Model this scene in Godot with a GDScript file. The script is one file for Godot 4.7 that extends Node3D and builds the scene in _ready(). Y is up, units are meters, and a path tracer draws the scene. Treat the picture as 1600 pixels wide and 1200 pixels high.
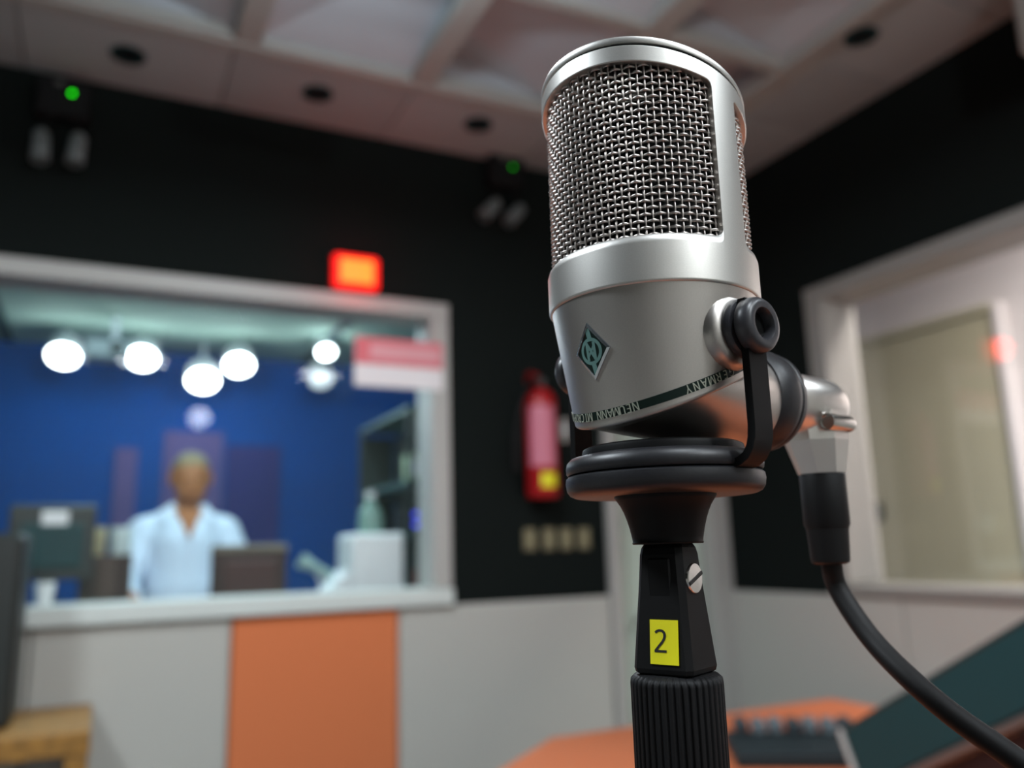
extends Node3D

# ---------------------------------------------------------------- mesh building
class MB:
	var v := PackedVector3Array()
	var n := PackedVector3Array()
	var uv := PackedVector2Array()
	var ix := PackedInt32Array()

	func vert(p: Vector3, nn: Vector3, t := Vector2.ZERO) -> int:
		v.append(p); n.append(nn); uv.append(t)
		return v.size() - 1

	func tri_i(a: int, b: int, c: int) -> void:
		var g := (v[c] - v[a]).cross(v[b] - v[a])
		if g.dot(n[a] + n[b] + n[c]) < 0.0:
			ix.append(a); ix.append(c); ix.append(b)
		else:
			ix.append(a); ix.append(b); ix.append(c)

	func quad_i(a: int, b: int, c: int, d: int) -> void:
		tri_i(a, b, c); tri_i(a, c, d)

	func tri(a: Vector3, b: Vector3, c: Vector3, out: Vector3) -> void:
		var g := (c - a).cross(b - a).normalized()
		if g.dot(out) < 0.0: g = -g
		tri_i(vert(a, g), vert(b, g), vert(c, g))

	func quad(a: Vector3, b: Vector3, c: Vector3, d: Vector3, out: Vector3) -> void:
		var g := (c - a).cross(b - d).normalized()
		if g.dot(out) < 0.0: g = -g
		var i0 := vert(a, g, Vector2(0, 1)); var i1 := vert(b, g, Vector2(1, 1)); var i2 := vert(c, g, Vector2(1, 0)); var i3 := vert(d, g, Vector2(0, 0))
		quad_i(i0, i1, i2, i3)

	# box with chamfered edges, in the axes of t
	func box(c: Vector3, s: Vector3, bev := 0.002, t := Transform3D()) -> void:
		var h := s * 0.5
		var b: float = min(bev, min(h.x, min(h.y, h.z)) * 0.9)
		var i := h - Vector3(b, b, b)
		for ax in 3:
			var u := (ax + 1) % 3
			var w := (ax + 2) % 3
			for sg in [-1.0, 1.0]:
				var q := []
				for k in [[-1, -1], [1, -1], [1, 1], [-1, 1]]:
					var p := Vector3.ZERO
					p[ax] = h[ax] * sg; p[u] = i[u] * k[0]; p[w] = i[w] * k[1]
					q.append(t * (c + p))
				var o := Vector3.ZERO
				o[ax] = sg
				quad(q[0], q[1], q[2], q[3], t.basis * o)
			if b > 0.0:
				for su in [-1.0, 1.0]:
					for sw in [-1.0, 1.0]:
						var q := []
						for k in [[0, -1], [0, 1], [1, 1], [1, -1]]:
							var p := Vector3.ZERO
							p[ax] = i[ax] * k[1]
							p[u] = (h[u] if k[0] == 0 else i[u]) * su
							p[w] = (i[w] if k[0] == 0 else h[w]) * sw
							q.append(t * (c + p))
						var o := Vector3.ZERO
						o[u] = su; o[w] = sw
						quad(q[0], q[1], q[2], q[3], t.basis * o)
		if b > 0.0:
			for sx in [-1.0, 1.0]:
				for sy in [-1.0, 1.0]:
					for sz in [-1.0, 1.0]:
						tri(t * (c + Vector3(h.x * sx, i.y * sy, i.z * sz)), t * (c + Vector3(i.x * sx, h.y * sy, i.z * sz)), t * (c + Vector3(i.x * sx, i.y * sy, h.z * sz)), t.basis * Vector3(sx, sy, sz))

	# surface of revolution about y: profile of Vector2(radius, height); outside is to the right of the way up when flip is 1
	func lathe(prof: Array, seg := 48, t := Transform3D(), flip := 1.0, crease := 0.75, ribs := 0, rib_depth := 0.0) -> void:
		var m := prof.size()
		var sn := []
		for k in m - 1:
			var d: Vector2 = prof[k + 1] - prof[k]
			sn.append(Vector2(d.y, -d.x).normalized() * flip)
		for k in m - 1:
			var na: Vector2 = sn[k]
			var nb: Vector2 = sn[k]
			if k > 0 and sn[k - 1].dot(sn[k]) > crease: na = (sn[k - 1] + sn[k]).normalized()
			if k < m - 2 and sn[k + 1].dot(sn[k]) > crease: nb = (sn[k + 1] + sn[k]).normalized()
			var pa: Vector2 = prof[k]
			var pb: Vector2 = prof[k + 1]
			var start := v.size()
			for j in seg + 1:
				var a := TAU * j / seg
				var cs := Vector3(cos(a), 0, sin(a))
				var f := 1.0
				var extra := Vector3.ZERO
				if ribs > 0:
					var ph := a * ribs
					f = 1.0 - rib_depth * pow(abs(sin(ph * 0.5)), 6.0)
					extra = Vector3(-sin(a), 0, cos(a)) * rib_depth * ribs * 3.0 * pow(abs(sin(ph * 0.5)), 5.0) * cos(ph * 0.5) * sign(sin(ph * 0.5))
				vert(t * (cs * pa.x * f + Vector3(0, pa.y, 0)), (t.basis * ((cs + extra).normalized() * na.x + Vector3(0, na.y, 0))).normalized(), Vector2(float(j) / seg, float(k) / m))
				vert(t * (cs * pb.x * f + Vector3(0, pb.y, 0)), (t.basis * ((cs + extra).normalized() * nb.x + Vector3(0, nb.y, 0))).normalized(), Vector2(float(j) / seg, float(k + 1) / m))
			for j in seg:
				var i0 := start + j * 2
				quad_i(i0, i0 + 2, i0 + 3, i0 + 1)

	# smooth surface through rows of points (each row an Array of Vector3); outward is away from mid
	func grid(rows: Array, closed := true, mid := Vector3.ZERO, radial := true) -> void:
		var m := rows.size()
		var w: int = rows[0].size()
		var start := v.size()
		for i in m:
			for j in w:
				var jn: int = (j + 1) % w if closed else min(j + 1, w - 1)
				var jp: int = (j - 1 + w) % w if closed else max(j - 1, 0)
				var du: Vector3 = rows[i][jn] - rows[i][jp]
				var dv: Vector3 = rows[min(i + 1, m - 1)][j] - rows[max(i - 1, 0)][j]
				var g := du.cross(dv).normalized()
				if radial and g.dot(rows[i][j] - mid) < 0.0: g = -g
				vert(rows[i][j], g, Vector2(float(j) / w, float(i) / m))
		for i in m - 1:
			for j in (w if closed else w - 1):
				var j2 := (j + 1) % w
				quad_i(start + i * w + j, start + i * w + j2, start + (i + 1) * w + j2, start + (i + 1) * w + j)

	# tube along a path; radius per point
	func tube(path: Array, rad: Array, sides := 10, caps := true) -> void:
		var rows := []
		var up := Vector3(0.31, 0.92, 0.22).normalized()
		var tn := Vector3.ZERO
		for k in path.size():
			var d: Vector3 = (path[min(k + 1, path.size() - 1)] - path[max(k - 1, 0)]).normalized()
			if k == 0 and abs(d.dot(up)) > 0.9: up = Vector3(1, 0.1, 0)
			var sd := d.cross(up).normalized()
			up = sd.cross(d).normalized()
			var row := []
			for j in sides:
				var a := TAU * j / sides
				row.append([path[k] + (sd * cos(a) + up * sin(a)) * rad[k], sd * cos(a) + up * sin(a)])
			rows.append(row)
			tn = d
		var start := v.size()
		for row in rows:
			for p in row: vert(p[0], p[1])
		for k in rows.size() - 1:
			for j in sides:
				var j2 := (j + 1) % sides
				quad_i(start + k * sides + j, start + k * sides + j2, start + (k + 1) * sides + j2, start + (k + 1) * sides + j)
		if caps:
			for e in [0, rows.size() - 1]:
				var o: Vector3 = (path[0] - path[1]) if e == 0 else (path[e] - path[e - 1])
				for j in sides:
					tri(path[e], rows[e][j][0], rows[e][(j + 1) % sides][0], o)

	# prism: polygon of Vector2 (x, z) from y0 to y1
	func prism(poly: PackedVector2Array, y0: float, y1: float) -> void:
		var ids := Geometry2D.triangulate_polygon(poly)
		for k in range(0, ids.size(), 3):
			for y in [y0, y1]:
				tri(Vector3(poly[ids[k]].x, y, poly[ids[k]].y), Vector3(poly[ids[k + 1]].x, y, poly[ids[k + 1]].y), Vector3(poly[ids[k + 2]].x, y, poly[ids[k + 2]].y), Vector3(0, 1 if y == y1 else -1, 0))
		var c := Vector2.ZERO
		for p in poly: c += p
		c /= poly.size()
		for k in poly.size():
			var a := poly[k]
			var b := poly[(k + 1) % poly.size()]
			var o := (a + b) * 0.5 - c
			quad(Vector3(a.x, y0, a.y), Vector3(b.x, y0, b.y), Vector3(b.x, y1, b.y), Vector3(a.x, y1, a.y), Vector3(o.x, 0, o.y))

	func mesh() -> ArrayMesh:
		var arr := []
		arr.resize(Mesh.ARRAY_MAX)
		arr[Mesh.ARRAY_VERTEX] = v; arr[Mesh.ARRAY_NORMAL] = n; arr[Mesh.ARRAY_TEX_UV] = uv; arr[Mesh.ARRAY_INDEX] = ix
		var m := ArrayMesh.new()
		m.add_surface_from_arrays(Mesh.PRIMITIVE_TRIANGLES, arr)
		return m

# ---------------------------------------------------------------- scene helpers
var taken := {}

func numbered(called: String) -> String:
	var k: int = taken.get(called, 0)
	taken[called] = k + 1
	return called if k == 0 else "%s_%03d" % [called, k]

func thing(called: String, label: String, category: String, at := Vector3.ZERO, turn := 0.0, group := "") -> Node3D:
	var o := Node3D.new()
	o.name = numbered(called)
	add_child(o)
	o.position = at
	o.rotation.y = turn
	tag(o, label, category, group)
	return o

func tag(o: Node, label: String, category: String, group := "") -> void:
	o.set_meta("label", label)
	o.set_meta("category", category)
	if group: o.set_meta("group", group)

func put(called: String, b: MB, m: Material, parent: Node, at := Vector3.ZERO) -> MeshInstance3D:
	return put_mesh(called, b.mesh(), m, parent, at)

func put_mesh(called: String, me: Mesh, m: Material, parent: Node, at := Vector3.ZERO) -> MeshInstance3D:
	var o := MeshInstance3D.new()
	o.mesh = me
	o.material_override = m
	o.name = called if parent != self else numbered(called)
	parent.add_child(o, true)
	o.position = at
	return o

func setting(called: String, label: String, category: String) -> Node3D:
	var o := Node3D.new()
	o.name = called
	add_child(o)
	tag(o, label, category)
	o.set_meta("kind", "structure")
	return o

func boxed(c: Vector3, s: Vector3, bev := 0.002, t := Transform3D()) -> MB:
	var b := MB.new()
	b.box(c, s, bev, t)
	return b

func span(lo: Vector3, hi: Vector3, bev := 0.0) -> MB:
	return boxed((lo + hi) * 0.5, hi - lo, bev)

func noise_tex(freq: float, lo: Color, hi: Color, sd := 3, size := 256, kind := FastNoiseLite.TYPE_SIMPLEX_SMOOTH) -> NoiseTexture2D:
	var fn := FastNoiseLite.new()
	fn.seed = sd
	fn.noise_type = kind
	fn.frequency = freq
	fn.fractal_octaves = 4
	var t := NoiseTexture2D.new()
	t.width = size; t.height = size
	t.seamless = true
	t.noise = fn
	var g := Gradient.new()
	g.set_color(0, lo); g.set_color(1, hi)
	t.color_ramp = g
	return t

func mat(c: Color, rough := 0.6, metal := 0.0, spec := 0.5) -> StandardMaterial3D:
	var m := StandardMaterial3D.new()
	m.albedo_color = c
	m.roughness = rough
	m.metallic = metal
	m.metallic_specular = spec
	return m

func grainy(c: Color, rough: float, freq: float, amount: float, tile: float, bump := 0.0, metal := 0.0) -> StandardMaterial3D:
	var m := mat(c, rough, metal)
	m.albedo_texture = noise_tex(freq, Color(1 - amount, 1 - amount, 1 - amount), Color.WHITE, int(c.r8 + c.g8 * 2 + tile))
	m.uv1_triplanar = true
	m.uv1_scale = Vector3(tile, tile, tile)
	if bump > 0.0:
		m.heightmap_enabled = true
		m.heightmap_texture = m.albedo_texture
		m.heightmap_scale = bump
	return m

func glow(c: Color, power: float, base := Color.BLACK) -> StandardMaterial3D:
	var m := mat(base, 0.4)
	m.emission_enabled = true
	m.emission = c
	m.emission_energy_multiplier = power
	return m

func cylinder_between(a: Vector3, b: Vector3, prof: Array, seg := 24, flip := 1.0) -> MB:
	# lathe profile along the way from a to b (profile heights in metres from a)
	var y := (b - a).normalized()
	var x := y.cross(Vector3(0.13, 0.2, 0.97)).normalized()
	var m := MB.new()
	m.lathe(prof, seg, Transform3D(Basis(x, y, x.cross(y)), a), flip)
	return m

var M := {}

func make_materials() -> void:
	M.nickel = grainy(Color(0.80, 0.79, 0.77), 0.42, 0.09, 0.06, 90.0, 0.0, 1.0)
	M.nickel_body = grainy(Color(0.74, 0.72, 0.70), 0.40, 0.09, 0.06, 90.0, 0.0, 1.0)
	M.wire = mat(Color(0.70, 0.67, 0.65), 0.36, 1.0)
	M.chrome = mat(Color(0.80, 0.79, 0.77), 0.22, 1.0)
	M.connector = mat(Color(0.88, 0.86, 0.84), 0.32, 1.0)
	M.inner = mat(Color(0.03, 0.03, 0.03), 0.95)
	M.black = mat(Color(0.03, 0.03, 0.033), 0.6, 0.0, 0.35)
	M.black_paint = mat(Color(0.03, 0.03, 0.033), 0.5, 0.0, 0.28)
	M.rubber = grainy(Color(0.12, 0.12, 0.135), 0.42, 0.05, 0.3, 60.0, 0.003)
	M.plastic = grainy(Color(0.085, 0.085, 0.09), 0.55, 0.2, 0.2, 90.0, 0.004)
	M.knob = mat(Color(0.17, 0.17, 0.185), 0.36)
	M.clip = grainy(Color(0.06, 0.06, 0.063), 0.6, 0.2, 0.25, 90.0, 0.004)
	M.green = mat(Color(0.02, 0.10, 0.08), 0.4, 0.0, 0.35)
	M.green_print = mat(Color(0.33, 0.47, 0.45), 0.45)
	M.letter = mat(Color(0.60, 0.62, 0.56), 0.5)
	M.silver = mat(Color(0.78, 0.80, 0.82), 0.25, 1.0)
	M.yellow = mat(Color(0.86, 0.83, 0.03), 0.5)
	M.ink = mat(Color(0.03, 0.03, 0.03), 0.6)
	M.cable = mat(Color(0.05, 0.045, 0.045), 0.6, 0.0, 0.35)
	M.carpet = grainy(Color(0.145, 0.165, 0.158), 0.98, 0.2, 0.5, 6.0, 0.4)
	M.carpet.metallic_specular = 0.1
	for k in ["clip", "plastic"]: M[k].metallic_specular = 0.28
	M.rubber.metallic_specular = 0.45
	M.fabric_grey = grainy(Color(0.71, 0.70, 0.67), 0.95, 0.2, 0.10, 5.0, 0.1)
	M.fabric_orange = grainy(Color(0.84, 0.465, 0.28), 0.95, 0.2, 0.12, 5.0, 0.1)
	M.frame = mat(Color(0.64, 0.63, 0.61), 0.5)
	M.frame_dark = mat(Color(0.54, 0.53, 0.51), 0.5)
	M.sill = mat(Color(0.76, 0.78, 0.76), 0.45)
	M.tile = grainy(Color(0.66, 0.67, 0.67), 0.95, 0.15, 0.12, 4.0)
	M.tile_b = grainy(Color(0.63, 0.64, 0.64), 0.95, 0.15, 0.12, 4.0)
	M.facet = grainy(Color(0.72, 0.73, 0.75), 0.9, 0.15, 0.10, 4.0)
	M.floor = grainy(Color(0.46, 0.47, 0.49), 0.9, 0.15, 0.3, 3.0)
	M.orange_desk = mat(Color(0.70, 0.375, 0.225), 0.5)
	M.wood = grainy(Color(0.62, 0.44, 0.19), 0.5, 0.03, 0.3, 3.0)
	M.door = mat(Color(0.70, 0.75, 0.70), 0.4)
	M.door_edge = mat(Color(0.16, 0.24, 0.23), 0.5)
	M.beige = mat(Color(0.68, 0.66, 0.56), 0.6)
	M.pink_white = mat(Color(0.83, 0.81, 0.81), 0.8, 0.0, 0.2)
	M.blue = grainy(Color(0.005, 0.28, 0.58), 0.85, 0.1, 0.15, 3.0)
	M.purple = mat(Color(0.18, 0.19, 0.41), 0.85, 0.0, 0.1)
	M.blue.metallic_specular = 0.1
	M.mauve = mat(Color(0.34, 0.30, 0.48), 0.85, 0.0, 0.1)
	M.booth_ceiling = mat(Color(0.58, 0.69, 0.63), 0.9)
	M.dark = mat(Color(0.09, 0.11, 0.10), 0.5)
	M.dark_teal = mat(Color(0.10, 0.22, 0.23), 0.6, 0.0, 0.3)
	M.white = mat(Color(0.86, 0.87, 0.87), 0.5)
	M.paper = mat(Color(0.85, 0.83, 0.83), 0.7)
	M.red = mat(Color(0.60, 0.03, 0.06), 0.4)
	M.sign_red = mat(Color(0.80, 0.40, 0.43), 0.6)
	M.sign_pink = mat(Color(0.82, 0.58, 0.60), 0.6)
	M.metal_grey = mat(Color(0.50, 0.50, 0.50), 0.35, 0.8)
	M.glass = mat(Color(0.80, 0.95, 0.90, 0.01), 0.0)
	M.glass.transparency = BaseMaterial3D.TRANSPARENCY_ALPHA
	M.coated_glass = M.glass.duplicate()
	M.coated_glass.metallic_specular = 0.2
	M.skin = mat(Color(0.64, 0.38, 0.20), 0.6)
	M.shirt = mat(Color(0.86, 0.90, 0.96), 0.85)
	M.trousers = mat(Color(0.10, 0.12, 0.16), 0.9)
	M.hair = mat(Color(0.55, 0.48, 0.36), 0.8)
	M.head = mat(Color(0.44, 0.46, 0.46), 0.45)
	M.shoe = mat(Color(0.05, 0.04, 0.04), 0.5)

# ---------------------------------------------------------------- the place
const WX := 2.12      # inner face of the wall with the second window
const BZ := -2.5      # inner face of the wall with the first window
const LX := -1.6
const FZ := 1.6
const CEIL := 2.62

func lamp_area(called: String, at: Vector3, size: Vector2, c: Color, energy: float, parent: Node, turn := -90.0) -> void:
	var l := AreaLight3D.new()
	l.name = called
	parent.add_child(l, true)
	l.position = at
	l.rotation_degrees = Vector3(turn, 0, 0)
	l.area_size = size
	l.light_color = c
	l.light_energy = energy
	l.shadow_enabled = true

func lamp_point(called: String, at: Vector3, size: float, c: Color, energy: float, parent: Node) -> void:
	var l := OmniLight3D.new()
	l.name = called
	parent.add_child(l, true)
	l.position = at
	l.light_size = size
	l.light_color = c
	l.light_energy = energy
	l.omni_range = 12.0
	l.omni_attenuation = 2.0
	l.shadow_enabled = true

func _ready() -> void:
	# camera
	var cam := Camera3D.new()
	cam.name = "camera"
	add_child(cam)
	var yaw := deg_to_rad(26.3)
	var pitch := deg_to_rad(11.3)
	var roll := deg_to_rad(-1.6)
	var fw := Vector3(sin(yaw) * cos(pitch), sin(pitch), -cos(yaw) * cos(pitch))
	var r0 := Vector3(cos(yaw), 0, sin(yaw))
	var u0 := r0.cross(fw)
	var rt := r0 * cos(roll) + u0 * sin(roll)
	cam.transform = Transform3D(Basis(rt, rt.cross(fw), -fw), Vector3(0, 1.25, 0))
	var lens := CameraAttributesPhysical.new()
	lens.frustum_focal_length = 25.0
	lens.frustum_focus_distance = 0.238
	lens.exposure_aperture = 25.0 / 4.3
	cam.attributes = lens
	cam.near = 0.02
	cam.far = 60.0
	cam.fov = rad_to_deg(2.0 * atan(600.0 / 1300.0))
	cam.current = true
	# environment and exposure
	var we := WorldEnvironment.new()
	we.name = "world_environment"
	var env := Environment.new()
	env.background_mode = Environment.BG_COLOR
	env.background_color = Color(0.02, 0.02, 0.022)
	env.tonemap_mode = Environment.TONE_MAPPER_LINEAR
	env.tonemap_exposure = 1.0
	env.sdfgi_enabled = true
	env.ssao_enabled = true
	env.ssil_enabled = true
	we.environment = env
	add_child(we)
	make_materials()
	# large lamps
	pendant_light(Vector3(-0.80, 2.42, -0.75), "square suspended light panel in front of the studio window, out of the frame", 3.3, 0.85)
	pendant_light(Vector3(0.44, 2.42, -1.27), "square suspended light panel mirrored faintly at the head of the studio window", 2.1, 0.95)
	pendant_light(Vector3(1.30, 2.50, 0.48), "square suspended light panel behind the camera on the second window's side", 0.85, 0.40)
	pendant_light(Vector3(0.171, 2.50, 0.41), "square suspended light panel close above and behind the camera", 1.1, 0.35)
	globe_light()
	corridor_lamp()
	room_shell()
	booth_shell()
	corridor_shell()
	ceiling()
	furniture()
	microphone()
	microphone_stand()
	microphone_cable()
	wall_fittings()
	booth_things()
	person()

func pendant_light(at: Vector3, label: String, down: float, up: float) -> void:
	# a thin box hung on two rods, open to both sides, so that it lights the desk and the ceiling
	var o := thing("pendant_light", label, "pendant light", at, 0, "suspended light panels")
	put("frame", boxed(Vector3(0, 0, 0), Vector3(0.30, 0.030, 0.30), 0.003), M.white, o)
	put("lamp_diffuser", boxed(Vector3(0, -0.017, 0), Vector3(0.27, 0.010, 0.27), 0.002), glow(Color(0.93, 0.97, 1.0), 4.0, Color(0.8, 0.8, 0.8)), o)
	put("lamp_diffuser", boxed(Vector3(0, 0.017, 0), Vector3(0.27, 0.010, 0.27), 0.002), glow(Color(0.93, 0.97, 1.0), 2.0, Color(0.8, 0.8, 0.8)), o)
	for s in [-1, 1]:
		put("rod", cylinder_between(Vector3(s * 0.143, 0.01, 0), Vector3(s * 0.143, CEIL - at.y, 0), [Vector2(0.003, 0), Vector2(0.003, CEIL - at.y - 0.01)], 8), M.white, o)
	lamp_area("down_light", Vector3(0, -0.03, 0), Vector2(0.26, 0.26), Color(0.93, 0.97, 1.0), down, o)
	lamp_area("up_light", Vector3(0, 0.03, 0), Vector2(0.26, 0.26), Color(0.84, 0.95, 1.0), up, o, 90.0)

func globe_light() -> void:
	var at := Vector3(0.566, 2.20, 0.84)
	var o := thing("globe_light", "round white globe lamp behind the camera, mirrored as a spot above the man's head", "pendant light", at)
	var b := MB.new()
	var prof := []
	for k in 13: prof.append(Vector2(0.07 * sin(PI * k / 12.0), -0.07 * cos(PI * k / 12.0)))
	b.lathe(prof, 28)
	put("lamp_globe", b, glow(Color(0.95, 0.98, 1.0), 45.0, Color(0.8, 0.8, 0.8)), o)
	put("rod", cylinder_between(Vector3(0, 0.069, 0), Vector3(0, CEIL - at.y, 0), [Vector2(0.004, 0), Vector2(0.004, CEIL - at.y - 0.069)], 8), M.white, o)
	lamp_point("globe_glow", Vector3.ZERO, 0.06, Color(0.95, 0.98, 1.0), 0.7, o)

func corridor_lamp() -> void:
	var o := thing("corridor_ceiling_light", "glowing ceiling panel in the pale corridor behind the second window", "ceiling light", Vector3(2.56, 2.58, -0.85))
	put("housing", boxed(Vector3(0, 0.012, 0), Vector3(0.34, 0.02, 1.24), 0.002), M.white, o)
	put("diffuser", boxed(Vector3(0, -0.001, 0), Vector3(0.30, 0.012, 1.2), 0.002), glow(Color(1.0, 0.96, 0.92), 4.0, Color(0.8, 0.8, 0.8)), o)
	lamp_area("panel_light", Vector3(0, -0.015, 0), Vector2(0.28, 1.18), Color(1.0, 0.97, 0.95), 7.0, o)

func room_shell() -> void:
	var fl := setting("floor", "dark grey carpet floor of the studio", "floor")
	put("slab", span(Vector3(LX - 0.12, -0.1, BZ - 0.12), Vector3(WX + 0.12, 0, FZ + 0.12)), M.floor, fl)
	# wall with the first window (opening x -0.9..0.935, y 1.145..2.01) and the door (x 1.585..2.1)
	var bz0 := BZ - 0.12
	var w := setting("wall_back", "black carpeted studio wall above grey and orange fabric panels", "wall")
	put("upper_wall", span(Vector3(LX - 0.12, 2.06, bz0), Vector3(WX, CEIL + 0.3, BZ)), M.carpet, w)
	put("pier", span(Vector3(1.0, 1.09, bz0), Vector3(1.583, 2.06, BZ)), M.carpet, w)
	put("corner_pier", span(Vector3(LX - 0.12, 1.09, bz0), Vector3(-1.0, 2.06, BZ)), M.carpet, w)
	put("lower_wall", span(Vector3(LX - 0.12, 0, bz0), Vector3(1.583, 1.09, BZ - 0.012)), M.carpet, w)
	var px := [-1.6, -1.11, -0.625, -0.14, 0.345, 0.828, 1.583]
	for k in 6:
		var orange := k == 4 or k == 1
		var p := put("fabric_panel", span(Vector3(px[k] + 0.002, 0.09, BZ - 0.012), Vector3(px[k + 1] - 0.002, 1.088, BZ + 0.012), 0.006), M.fabric_orange if orange else M.fabric_grey, w)
		p.set_meta("label", "orange fabric wall panel" if orange else "light grey fabric wall panel")
	# frame of the first window
	var f := setting("window_1", "wide studio window with pale frame looking into the control booth", "window")
	put("head_frame", span(Vector3(-1.0, 2.008, bz0), Vector3(1.0, 2.06, BZ + 0.02), 0.004), M.frame, f)
	put("side_frame", span(Vector3(0.936, 1.145, bz0), Vector3(1.0, 2.008, BZ + 0.02), 0.004), M.frame, f)
	put("side_frame", span(Vector3(-1.0, 1.145, bz0), Vector3(-0.936, 2.008, BZ + 0.02), 0.004), M.frame, f)
	put("sill", span(Vector3(-1.0, 1.09, bz0 - 0.02), Vector3(1.0, 1.142, BZ + 0.035), 0.004), M.sill, f)
	put("pane", span(Vector3(-0.936, 1.142, BZ - 0.075), Vector3(0.936, 2.008, BZ - 0.069)), M.coated_glass, f)
	# door at the corner
	var d := setting("door_1", "pale green-grey door in the corner beside the black wall", "door")
	put("leaf", span(Vector3(1.648, 0.01, bz0 + 0.02), Vector3(2.028, 2.02, bz0 + 0.07), 0.004), M.door, d)
	put("leaf_edge", span(Vector3(1.625, 0.01, bz0 + 0.0), Vector3(1.647, 2.02, bz0 + 0.08), 0.002), M.door_edge, d)
	put("jamb", span(Vector3(1.583, 0.0, bz0), Vector3(1.624, 2.06, BZ + 0.03), 0.004), M.frame, d)
	put("jamb", span(Vector3(2.03, 0.0, bz0), Vector3(2.118, 2.06, BZ + 0.02), 0.004), M.frame, d)
	put("head_jamb", span(Vector3(1.625, 2.021, bz0), Vector3(2.03, 2.058, BZ + 0.02), 0.004), M.frame, d)
	put("handle", cylinder_between(Vector3(1.69, 1.0, bz0 + 0.12), Vector3(1.80, 1.0, bz0 + 0.12), [Vector2(0, 0), Vector2(0.009, 0), Vector2(0.009, 0.11), Vector2(0, 0.11)], 12), M.metal_grey, d)
	# wall with the second window (opening z -1.93..0.3, y 1.12..2.03)
	var x1 := WX + 0.14
	var r := setting("wall_right", "black carpeted wall with grey fabric panels below the second window", "wall")
	put("upper_wall", span(Vector3(WX, 2.09, BZ - 0.12), Vector3(x1, CEIL + 0.3, FZ)), M.carpet, r)
	put("corner_pier", span(Vector3(WX, 1.085, BZ - 0.12), Vector3(x1, 2.09, -2.0)), M.carpet, r)
	put("far_pier", span(Vector3(WX, 1.085, 1.3), Vector3(x1, 2.09, FZ)), M.carpet, r)
	put("lower_wall", span(Vector3(WX + 0.012, 0, BZ - 0.12), Vector3(x1, 1.085, FZ)), M.carpet, r)
	var pz := [-2.5, -1.75, -1.0, -0.25, 0.5, 1.6]
	for k in 5:
		put("fabric_panel", span(Vector3(WX - 0.012, 0.09, pz[k] + 0.002), Vector3(WX + 0.012, 1.083, pz[k + 1] - 0.002), 0.006), M.fabric_grey, r)
	var g := setting("window_2", "second studio window with pale frame looking into a beige corridor", "window")
	put("head_frame", span(Vector3(WX - 0.02, 2.04, -2.0), Vector3(x1, 2.09, 1.3), 0.004), M.frame_dark, g)
	put("side_frame", span(Vector3(WX - 0.02, 1.12, -2.0), Vector3(x1, 2.04, -1.93), 0.004), M.frame_dark, g)
	put("side_frame", span(Vector3(WX - 0.02, 1.12, 1.23), Vector3(x1, 2.04, 1.3), 0.004), M.frame_dark, g)
	put("sill", span(Vector3(WX - 0.03, 1.085, -2.0), Vector3(x1 + 0.02, 1.118, 1.3), 0.004), M.frame_dark, g)
	put("pane", span(Vector3(WX + 0.11, 1.118, -1.93), Vector3(WX + 0.116, 2.04, 1.23)), M.glass, g)
	# walls behind the camera
	var l := setting("wall_left", "black carpeted studio wall out of the frame", "wall")
	put("upper_wall", span(Vector3(LX - 0.12, 1.09, BZ), Vector3(LX, CEIL + 0.3, FZ)), M.carpet, l)
	put("lower_wall", span(Vector3(LX - 0.12, 0, BZ), Vector3(LX + 0.012, 1.09, FZ)), M.fabric_grey, l)
	var b := setting("wall_front", "studio wall behind the camera with grey fabric panels", "wall")
	put("upper_wall", span(Vector3(LX - 0.12, 1.09, FZ), Vector3(x1, CEIL + 0.3, FZ + 0.12)), M.fabric_grey, b)
	put("lower_wall", span(Vector3(LX - 0.12, 0, FZ - 0.012), Vector3(x1, 1.09, FZ + 0.12)), M.fabric_grey, b)

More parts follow.
